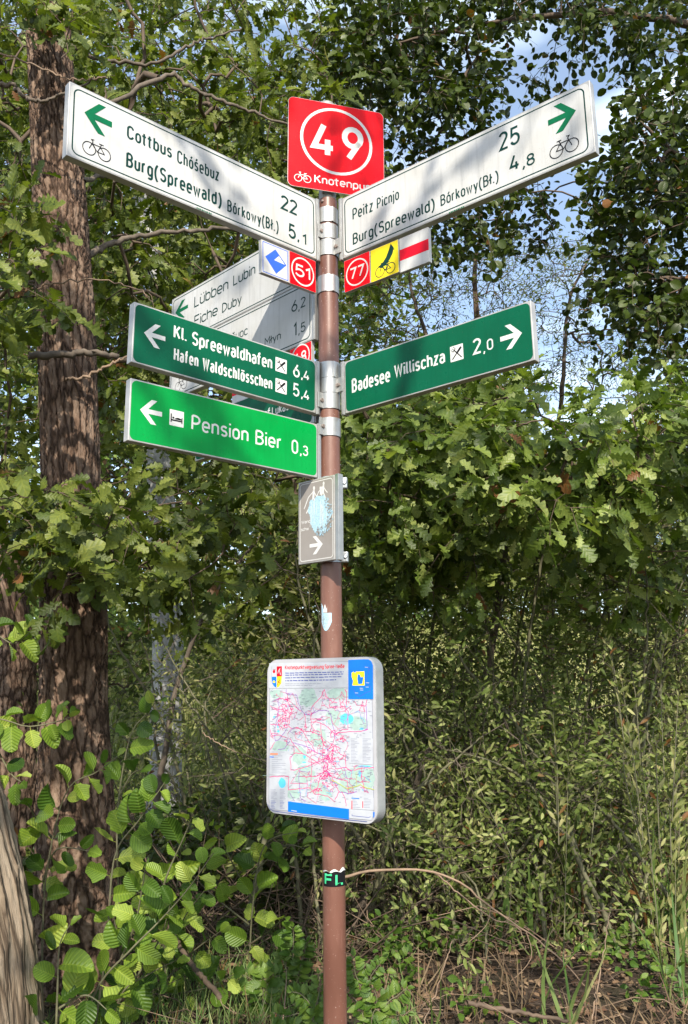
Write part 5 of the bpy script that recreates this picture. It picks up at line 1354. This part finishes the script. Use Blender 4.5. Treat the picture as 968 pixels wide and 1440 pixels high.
# ------------------------------------------------------------------ undergrowth
BL = [(0, .013), (.25, .016), (.5, .015), (.75, .010), (.92, .005), (1.0, .001)]
SH['blade'] = [leaf_shape(BL, .3, .55), leaf_shape(BL, .3, .9), leaf_shape(BL, .2, .2)]
def stuff(name, label, cat, shape, P, D, Nn, S, mat, rng):
    A, Q = frames(P, D, Nn, S, rng); V, F, UV, rn = merge(shape, A, Q, rng)
    o = mesh_obj(name, V, F, M[mat], None, smooth=True, uv=UV, rnd=rn); tag(o, label, cat, None, 'stuff'); return o
rg = np.random.default_rng(77)
def gpts(n, x0, x1, y0, y1, clump=0, cs=1.5, seed=0):
    out = []
    while len(out) < n:
        x, y = rg.uniform(x0, x1, n), rg.uniform(y0, y1, n)
        if clump:
            q = vnoise(x*cs+50, y*cs+50, seed); k = q > clump+rg.uniform(-.1, .1, n); x, y = x[k], y[k]
        out += list(zip(x, y))
    a = np.array(out[:n]); return np.column_stack([a, ground_h(a[:, 0], a[:, 1])])
# leaf litter
n = 22000; P = gpts(n, -4.5, 4.8, 3.3, 11.5); P[:, 2] += rg.uniform(.004, .03, n)
a = rg.uniform(0, 2*np.pi, n); D = np.stack([np.cos(a), np.sin(a), rg.normal(0, .25, n)], 1)
stuff('leaf_litter', 'brown dry leaf litter covering the soil under the shrubs', 'leaf litter', SH['oakm'][0], P[:7500], D[:7500], np.array([0, 0, 1.])+rg.normal(0, .5, (7500, 3)), rg.uniform(.03, .085, 7500), 'leaf_dry', rg)
stuff('leaf_litter', 'small crumpled leaf litter and bark crumbs between the dead twigs', 'leaf litter', SH['far'][0], P[7500:], D[7500:], np.array([0, 0, 1.])+rg.normal(0, .5, (n-7500, 3)), rg.uniform(.015, .045, n-7500), 'leaf_dry', rg)
# dead twigs lying and leaning
def twigs(n, x0, x1, y0, y1, ln, rad, lift, label, mat, seed, clump=0):
    r_ = np.random.default_rng(seed); P = gpts(n, x0, x1, y0, y1, clump); paths = []
    for p in P:
        a = r_.uniform(0, np.pi*2); L_ = r_.uniform(*ln); el = abs(r_.normal(0, lift))
        d = np.array([math.cos(a)*math.cos(el), math.sin(a)*math.cos(el)*.7, math.sin(el)])
        sgn = r_.normal(0, .12, 3)*L_
        q = np.array([p+d*L_*f+sgn*math.sin(math.pi*f)+np.array([0, 0, .012]) for f in (0, .3, .6, 1)])
        rr = r_.uniform(*rad); paths.append((q, np.array([rr, rr*.9, rr*.7, rr*.35])))
    V, F, UV = tubes(paths, 5); o = mesh_obj('dead_twigs', V, F, M[mat], None, smooth=True, uv=UV); tag(o, label, 'twigs', None, 'stuff')
twigs(2300, -4, 4.5, 3.6, 9, (.08, .5), (.0012, .004), .15, 'thin dead twigs strewn over the leaf litter', 'bark_twig', 1)
twigs(420, -4, 4.5, 3.8, 8, (.15, .7), (.0012, .004), .25, 'pale dry twigs and stalks lying across the ground', 'bark_pale', 2)
twigs(520, -1.1, .1, 5.3, 7.0, (.4, 1.3), (.002, .007), .5, 'heap of tangled dead branches left of the post under the shrubs', 'bark_twig', 3)
twigs(420,   .3, 3.6, 5.4, 7.6, (.3, 1.0), (.0015, .004), .45, 'tangled dry brown stalks standing at the foot of the thicket', 'bark_pale', 4)
twigs(700, -3, 4.5, 6.0, 10, (.8, 2.0), (.0018, .005), .6, 'mesh of thin bare stems inside the thicket', 'bark_twig', 5)
twigs(200, 0, 4.5, 6.2, 9, (1, 2.4), (.0015, .004), .9, 'pale bare stems inside the thicket right of the post', 'bark_olive', 6)
# grass
n = 5200; P = gpts(n, -3.4, .3, 3.9, 6.6, .45, 2.2); D = np.stack([rg.normal(0, .45, n), rg.normal(0, .4, n), np.ones(n)], 1)
stuff('grass', 'short rough grass among litter at the foot of the big oak and left of the post', 'grass', SH['blade'][0], P, D, np.array([0, -1., .1])+rg.normal(0, .7, (n, 3)), rg.uniform(.06, .20, n), 'blade', rg)
n = 1100; P = gpts(n, .1, 4.2, 4.0, 8, .55, 1.7, 5); D = np.stack([rg.normal(0, .5, n), rg.normal(0, .4, n), np.ones(n)], 1)
stuff('grass', 'sparse grass and dry blades on the dark soil right of the post', 'grass', SH['blade'][0], P, D, np.array([0, -1., .1])+rg.normal(0, .7, (n, 3)), rg.uniform(.06, .26, n), 'blade_dry', rg)
n = 26000; P = gpts(n, -14, 14, 12.5, 27, 0); D = np.stack([rg.normal(0, .35, n), rg.normal(0, .3, n), np.ones(n)], 1)
SH['tuft'] = [leaf_shape([(0, .05), (.5, .07), (1, .01)], .2, .4)]
stuff('meadow_grass', 'sunlit pale meadow grass on the slope seen through the thicket', 'grass', SH['tuft'][0], P, D, np.array([0, -1., .3])+rg.normal(0, .6, (n, 3)), rg.uniform(.12, .4, n), 'leaf_far', rg)
# low leafy undergrowth
def under(n, x0, x1, y0, y1, z0, z1, size, label, mat, kind, seed, clump=.3, cs=2.0, name='undergrowth'):
    r_ = np.random.default_rng(seed)
    x, y, z = r_.uniform(x0, x1, n*3), r_.uniform(y0, y1, n*3), r_.uniform(0, 1, n*3)**1.3*(z1-z0)+z0
    q = vnoise(x*cs+50+z*1.3, y*cs+z*cs+50, seed); k = q > clump; x, y, z = x[k][:n], y[k][:n], z[k][:n]
    h = .6+.8*vnoise(x*1.1+50, y*.8+50, seed+4); z = z0+(z-z0)*h
    P = np.column_stack([x, y, z]); m = len(P)
    stuff(name, label, 'undergrowth', SH[kind][0], P, np.stack([r_.normal(0, .8, m), r_.normal(-.2, .6, m), r_.normal(.1, .5, m)], 1), np.array([0, -.4, .8])+r_.normal(0, .45, (m, 3)), r_.uniform(size*.6, size*1.35, m), mat, r_)
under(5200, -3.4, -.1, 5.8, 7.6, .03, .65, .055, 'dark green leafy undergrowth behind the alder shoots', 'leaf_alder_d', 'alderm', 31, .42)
under(5200, .2, 4.4, 5.9, 8.2, .03, .65, .040, 'small leaved green undergrowth at the foot of the thicket', 'leaf_herb', 'herb', 32, .50, 2.6)
under(8000, -4.5, 6, 8.0, 10.5, .03, 1.5, .055, 'dense dark undergrowth deep in the thicket', 'leaf_oak', 'herb', 33, .30, 1.2)
under(7000, .1, 5, 6.0, 7.6, .25, 1.5, .042, 'mass of small oval leaves low in the thicket', 'leaf_sallow', 'sallowm', 34, .38, 1.6, 'thicket_foliage')
under(5000, -2.4, 6.4, 8.6, 11.5, 2.6, 4.2, .060, 'loose leafy mass at the top of the thicket behind the young oak', 'leaf_willow', 'willowm', 36, .36, 1.3, 'thicket_foliage')
under(8000, -6.5, 1.0, 10.2, 13.0, 2.4, 6.5, .10, 'green leafy mass behind the grey trunk and the signs', 'leaf_oak_l', 'herb', 37, .42, .9, 'thicket_foliage')

# ---- alder shoots with big round leaves, front left
def stem_plant(name, label, cat, base, stems, leaf, mat, size, gap, rng, bark='bark_olive', r0=.006, group=None, side=.9, droopz=-.15, s_end=1.0, pair=False, up=.5):
    e = empty(name, tuple(map(float, base))); tag(e, label, cat, group); inv = Matrix.Translation(tuple(-float(x) for x in base))
    Ps, Ds, Ns, Ss = [], [], [], []
    for st in stems:
        Q = spline(st, 24); ln = np.linalg.norm(np.diff(Q, axis=0), axis=1).sum()
        V, F, UV = tubes([(Q, np.linspace(r0, r0*.3, 24))], 6); o = mesh_obj('stem', V, F, M[bark], e, smooth=True, uv=UV); o.matrix_basis = inv
        m = max(2, int(ln/gap)); s_ = 1
        for j in range(m+1):
            f = (j+.3)/(m+.3); i = min(22, int(f*23)); T = Q[i+1]-Q[i]; T /= np.linalg.norm(T)
            sd = np.cross(T, np.array([0, -1, .3])); sd /= np.linalg.norm(sd)
            for s_ in ((1, -1) if pair else ((-1)**j,)):
                last = j == m
                ax = T*(1.6 if last else (.55 if leaf != 'willow' else 1.0))+sd*s_*(0.1 if last else side*(1 if leaf != 'willow' else .6))+np.array([0, -.25, droopz])+rng.normal(0, .18, 3)
                L_ = size*rng.uniform(.75, 1.15)*(.55+.6*math.sin(math.pi*min(1, .25+f*.7)))*s_end
                ax = ax/np.linalg.norm(ax)
                Ps.append(Q[i]+ax*L_*.22); Ds.append(ax); Ns.append(np.array([0, -.55, up])+rng.normal(0, .40, 3)); Ss.append(L_)
    A, P = frames(np.array(Ps), np.array(Ds), np.array(Ns), np.array(Ss), rng)
    leaf_objects(leaf, M[mat], A, P, e, inv)
    return e
ra = np.random.default_rng(5)
def shoots(label, base_px, D, stems, dd=0.0, **k):
    b0 = at(*base_px, D); b0[2] = 0.0
    st = []
    for s_ in stems:
        n_ = len(s_); st.append(np.array([at(u, v, D-dd*i/(n_-1)) for i, (u, v) in enumerate(s_)]))
    return stem_plant('alder_shoot', label, 'shrub', b0, st, 'alder', k.pop('mat', 'leaf_alder'), k.pop('size', .100), k.pop('gap', .066), ra, group='alder shoots at the foot of the oak', **k)
shoots('tall alder shoot whose tip leaf stands highest before the grey trunk', (120, 1500), 4.3, [[(130, 1470), (150, 1330), (161, 1206), (194, 1156), (211, 1131), (232, 1100)]], .3)
shoots('bright green alder shoot slanting right from the bottom left corner', (100, 1520), 4.15, [[(100, 1500), (136, 1392), (182, 1338), (223, 1297), (264, 1251), (300, 1200)], [(170, 1350), (190, 1300), (200, 1250), (205, 1215)], [(223, 1297), (232, 1240), (262, 1170), (272, 1142)]], .3)
shoots('short upright alder shoot next to the pale furrowed trunk', (80, 1500), 3.95, [[(78, 1480), (81, 1388), (84, 1330), (99, 1300)], [(80, 1420), (120, 1400), (150, 1420)], [(85, 1460), (50, 1430), (40, 1420)]], .1)
shoots('alder shoot crossing the oak trunk with insect eaten leaves', (40, 1500), 4.5, [[(60, 1480), (60, 1300), (70, 1200), (95, 1111), (136, 1086), (169, 1061)], [(60, 1240), (80, 1195), (125, 1197)], [(75, 1180), (50, 1150), (40, 1130)]], .3, gap=.075)
shoots('alder shoot with one large leaf before the foot of the grey trunk', (170, 1500), 4.6, [[(190, 1480), (170, 1300), (165, 1150), (182, 1040), (205, 1005), (222, 985)], [(168, 1120), (185, 1090), (200, 1082)]], .2, gap=.12)
shoots('alder twig reaching in from the left edge across the dark trunk', (-60, 1500), 4.4, [[(-60, 1400), (-60, 1150), (-20, 1020), (40, 1022), (80, 1015), (100, 1008)], [(-60, 1100), (-30, 900), (20, 905), (50, 880)], [(-30, 1000), (10, 1080), (30, 1100)]], .2)
shoots('low alder shoot with dark leaves spreading under the map board', (330, 1400), 5.2, [[(350, 1400), (355, 1280), (372, 1190), (420, 1170)], [(356, 1270), (320, 1200), (300, 1160)], [(355, 1230), (400, 1190), (430, 1195)], [(350, 1300), (300, 1260), (270, 1230)], [(350, 1330), (390, 1300), (400, 1290)]], .3, mat='leaf_alder', gap=.08)
shoots('dark leaved alder shoot low between the oak foot and the fallen stick', (230, 1440), 4.8, [[(230, 1430), (235, 1350), (260, 1290), (290, 1250)], [(232, 1380), (270, 1340), (310, 1310)], [(235, 1340), (200, 1270), (180, 1220)], [(230, 1400), (290, 1390), (330, 1370)], [(235, 1330), (250, 1240), (255, 1190)]], .3, gap=.07)
under(1700, .1, 3.8, 4.4, 6.4, .02, .30, .045, 'scattered low green weeds on the soil right of the post', 'leaf_herb', 'herb', 41, .55, 3.2)
shoots('leafiest alder shoot filling the corner before the oak foot', (150, 1500), 4.4, [[(150, 1480), (170, 1400), (210, 1370), (250, 1350)], [(150, 1450), (170, 1360), (160, 1290)], [(160, 1420), (220, 1330), (240, 1270)]], .2, gap=.075)

# ---- small plants by the post
def herb(label, px, D, stems, leaf='herb', size=.05, gap=.03, mat='leaf_herb', **k):
    b0 = at(*px, D); b0[2] = 0
    st = [np.array([b0+np.array([rg.normal(0, .02), rg.normal(0, .02), 0])]+[at(u, v, D-.05) for u, v in s_]) for s_ in stems]
    return stem_plant('leafy_herb', label, 'plant', b0, st, leaf, mat, size, gap, rg, r0=.003, **k)
herb('green feather leaved herb at the right foot of the post', (520, 1450), 4.0, [[(515, 1410), (500, 1370), (497, 1345)], [(530, 1410), (520, 1380), (535, 1355)], [(540, 1420), (560, 1400), (572, 1390)], [(510, 1425), (490, 1395), (488, 1380)], [(525, 1425), (545, 1430), (575, 1425)]], gap=.022, size=.045, pair=True)
herb('green feather leaved herb at the left foot of the post', (440, 1450), 4.1, [[(440, 1425), (425, 1400), (410, 1395)], [(445, 1420), (450, 1390), (448, 1370)], [(430, 1430), (400, 1430), (385, 1425)]], gap=.022, size=.042, pair=True)
herb('upright small leaved herb left of the post before the twig heap', (415, 1400), 4.8, [[(412, 1350), (413, 1320), (412, 1305)], [(420, 1370), (428, 1340), (432, 1325)], [(405, 1375), (398, 1350), (395, 1340)]], gap=.02, size=.05, pair=True)
herb('lobed leaved herb low in the grass left of the post', (370, 1420), 4.6, [[(365, 1390), (350, 1375), (340, 1372)], [(375, 1390), (385, 1375), (395, 1372)], [(370, 1400), (372, 1380), (368, 1362)]], size=.06, gap=.03, pair=True)
for k, (u, v, D, lab) in enumerate([(600, 1310, 5.6, 'grey green willow seedling right of the post under the arching branch'), (755, 1180, 5.8, 'pale willow sprig standing in front of the thicket gap'), (830, 1300, 5.5, 'grey green willow sprig among dry stalks'),
                                    (700, 1290, 5.7, 'lime green seedling under the thicket centre'), (625, 1120, 5.9, 'willow sprig with light leaves right beside the map board'), (800, 1060, 5.2, 'yellowing willow sprig rising before the thicket at the right'),
                                    (900, 1040, 5.0, 'silvery willow sprig leaning in the right part of the thicket'), (860, 930, 5.3, 'grey green willow sprig with rounded leaves at the right'), (950, 1150, 5.2, 'yellow green willow sprig at the right edge')]):
    top = at(u, v, D); b0 = top.copy(); b0[2] = 0; b0[0] += rg.normal(0, .1); st = []
    for s in range(4):
        t_ = top+np.array([rg.normal(0, .22), rg.normal(0, .1), rg.uniform(-.12, .25)])
        st.append(np.array([b0, b0*.5+t_*.5+np.array([rg.normal(0, .05), 0, .03]), t_]))
    if top[2] > .7:      # leaves only on the upper part
        st = [np.array([s_[0]*.45+s_[2]*.55, s_[1]*.3+s_[2]*.7+np.array([0, 0, .02]), s_[2]]) for s_ in st]+[np.array([b0, b0*.5+top*.5, top])]
    stem_plant('willow_sprig', lab, 'plant', b0, st, 'willow', ('leaf_willow', 'leaf_herb')[k == 3], .065, .035, rg, r0=.004, group='willow sprigs in front of the thicket')

# ---- reeds and arching blades: every blade its own leaf
def reeds(label, px, D, n, ln, seed, spread=.06, mat='blade', wid=1.0, lean=.35):
    r_ = np.random.default_rng(seed); b0 = at(*px, D); b0[2] = gz(b0[0], D)
    e = empty('reed_clump', tuple(map(float, b0))); tag(e, label, 'plant', 'reed clumps on the soil'); inv = Matrix.Translation(tuple(-float(x) for x in b0))
    P = b0+np.column_stack([r_.normal(0, spread, n), r_.normal(0, spread, n), np.zeros(n)]); P[:, 2] -= .01
    D_ = np.column_stack([r_.normal(0, lean, n), r_.normal(0, lean*.7, n), np.ones(n)]); S = r_.uniform(ln*.6, ln, n)
    Nn = -D_*np.array([1, 1, 0])+np.array([0, -.3, 0])+r_.normal(0, .2, (n, 3))
    A, Q = frames(P, D_, -Nn, S, r_, np.full(n, wid)); leaf_objects('blade', M[mat], A, Q, e, inv)
reeds('tall upright reed clump at the right edge', (952, 1310), 5.4, 26, .85, 1, .05, wid=.9, lean=.16)
reeds('reed clump in front of the dry stalks right of centre', (800, 1320), 5.9, 16, .8, 2, .06, wid=.8, lean=.15)
reeds('arching green blades on the dark soil at bottom right', (800, 1460), 4.3, 9, .50, 3, .05, wid=1.3, lean=.5)
reeds('slanting blue green blades under the thicket', (740, 1330), 5.6, 9, .75, 4, .1, wid=1.1, lean=.6)
reeds('few arching blades right of the post foot', (610, 1470), 4.2, 6, .45, 5, .05, wid=1.2, lean=.6)
reeds('dry tan reed clump at the right edge behind the green reeds', (915, 1300), 6.0, 40, .6, 6, .22, 'blade_dry', lean=.5)
reeds('narrow green blades beside the post above its foot', (490, 1400), 4.9, 8, .5, 7, .04, wid=.9, lean=.3)
reeds('arching blade tuft at the bottom right corner', (975, 1440), 4.6, 8, .6, 8, .05, wid=1.2, lean=.5)

# ---- fallen and leaning sticks
def stick(label, px, D, r0, r1, mat, twigs_=(), name='fallen_branch'):
    Dn = D if not np.isscalar(D) else [D]*len(px)
    Q = spline([at(u, v, d) for (u, v), d in zip(px, Dn)], 30); Q += rg.normal(0, .003, Q.shape)
    e = empty(name, tuple(map(float, Q[0]))); tag(e, label, 'branch'); inv = Matrix.Translation(tuple(-float(x) for x in Q[0]))
    V, F, UV = tubes([(Q, np.linspace(r0, r1, 30))], 8, rg, .05); o = mesh_obj('wood', V, F, M[mat], e, smooth=True, uv=UV); o.matrix_basis = inv
    for tw in twigs_:
        q = spline([at(u, v, Dn[0]-.03) for u, v in tw], 12); V, F, UV = tubes([(q, np.linspace(r1*1.1, r1*.4, 12))], 6); o = mesh_obj('side_twig', V, F, M[mat], e, smooth=True, uv=UV); o.matrix_basis = inv
stick('long pale branch arching down right of the post', [(480, 1235), (520, 1226), (590, 1223), (640, 1238), (690, 1275), (740, 1310), (790, 1350), (822, 1388)], 4.9, .008, .003, 'bark_pale', [[(740, 1310), (748, 1345), (725, 1375), (695, 1392)], [(690, 1275), (685, 1300), (660, 1325)]])
stick('second pale branch crossing below the arching one', [(610, 1225), (640, 1252), (690, 1290), (728, 1304), (740, 1335)], 5.0, .005, .0025, 'bark_pale')
stick('brown stick leaning in the grass left of the post', [(243, 1314), (262, 1345), (285, 1375), (312, 1404)], [4.7, 4.5, 4.3, 4.15], .011, .012, 'bark_twig')
stick('brown fallen branch lying on the soil at the bottom right', [(655, 1410), (700, 1418), (750, 1428), (800, 1436)], 4.2, .011, .008, 'bark_twig')
stick('thin dry stalk standing at the lower right of the thicket', [(830, 1445), (842, 1380), (857, 1285)], [4.2, 4.3, 4.5], .004, .002, 'bark_pale', name='dry_stalk')
stick('thin dry stalk leaning right of the post foot', [(594, 1445), (615, 1390), (636, 1325)], [4.2, 4.4, 4.6], .003, .002, 'bark_pale', name='dry_stalk')
stick('thick olive stem leaning left of the post under the map board', [(340, 1330), (352, 1280), (365, 1220), (378, 1150)], [5.6, 5.6, 5.6, 5.6], .022, .018, 'bark_olive', name='bare_stem')
stick('smooth olive stem left of the post with a kink', [(428, 1380), (424, 1300), (418, 1230), (405, 1150)], 5.6, .016, .012, 'bark_olive', name='bare_stem')
stick('slim olive stem just left of the post', [(452, 1330), (446, 1270), (441, 1200), (440, 1120)], 5.5, .012, .009, 'bark_olive', name='bare_stem')
stick('bare grey stem leaning right behind the map board', [(500, 1290), (540, 1210), (575, 1130), (620, 1010)], 6.0, .03, .016, 'bark_limb', name='bare_stem')
stick('curved grey stem rising from the alder shoots', [(190, 1260), (215, 1150), (232, 1060), (250, 960), (300, 840), (380, 740)], 6.6, .03, .012, 'bark_limb', name='bare_stem')
stick('pale bare twig left of the map board', [(285, 1030), (310, 1048), (345, 1062), (378, 1072)], 4.6, .003, .0015, 'bark_pale', name='dry_twig')
stick('reddish bare twig left of the map board', [(300, 1010), (330, 985), (378, 945)], 4.7, .004, .002, 'bark_twig', name='dry_twig')
# chip of wood in the grass
b0 = at(288, 1398, 4.3)
c_ = trunk_mesh([(b0[0]-.05, b0[1], .03), (b0[0], b0[1]+.01, .035), (b0[0]+.055, b0[1]-.01, .025)], [.012, .028, .018], seed=5, nu=6, sv=20, depth=.010, ns=24, res=.006, name='wood_chip', mat=M['bark_near']); tag(c_, 'split chunk of light wood lying in the grass beside the stick', 'wood')

# ---- unseen tree added behind the camera to dapple the place with shade
tp = np.array([(-4.2, -3.4, -.2), (-4.0, -3.4, 2.5), (-3.6, -3.2, 5), (-3.2, -3.0, 8.2)])
rk = np.random.default_rng(400); tg = []
while len(tg) < 190:
    p = rk.uniform(-1, 1, 3)
    if p@p > 1: continue
    q = np.array([-.4+p[0]*4.2, -2.0+p[1]*2.6, 7.6+p[2]*1.8])
    if vnoise(np.array([q[0]*1.1+40]), np.array([q[1]*1.1+q[2]*.5+40]), 3)[0] < .40: continue
    tg.append(q)
plant('oak_tree', 'unseen oak added behind the camera to throw dappled shade on the signs', 'tree', (-4.2, -3.4, 0), [tp], np.array(tg), 'oakm', 'oakm', 'leaf_oak', .13, per=12, seed=90, near=0,
      trunk=dict(pts=tp, radii=[.26, .22, .17, .06], seed=3, nu=18, sv=8, depth=.02, ns=60, res=.06), twig=.4, rmax=.09)
print('TOTAL', TOTAL)
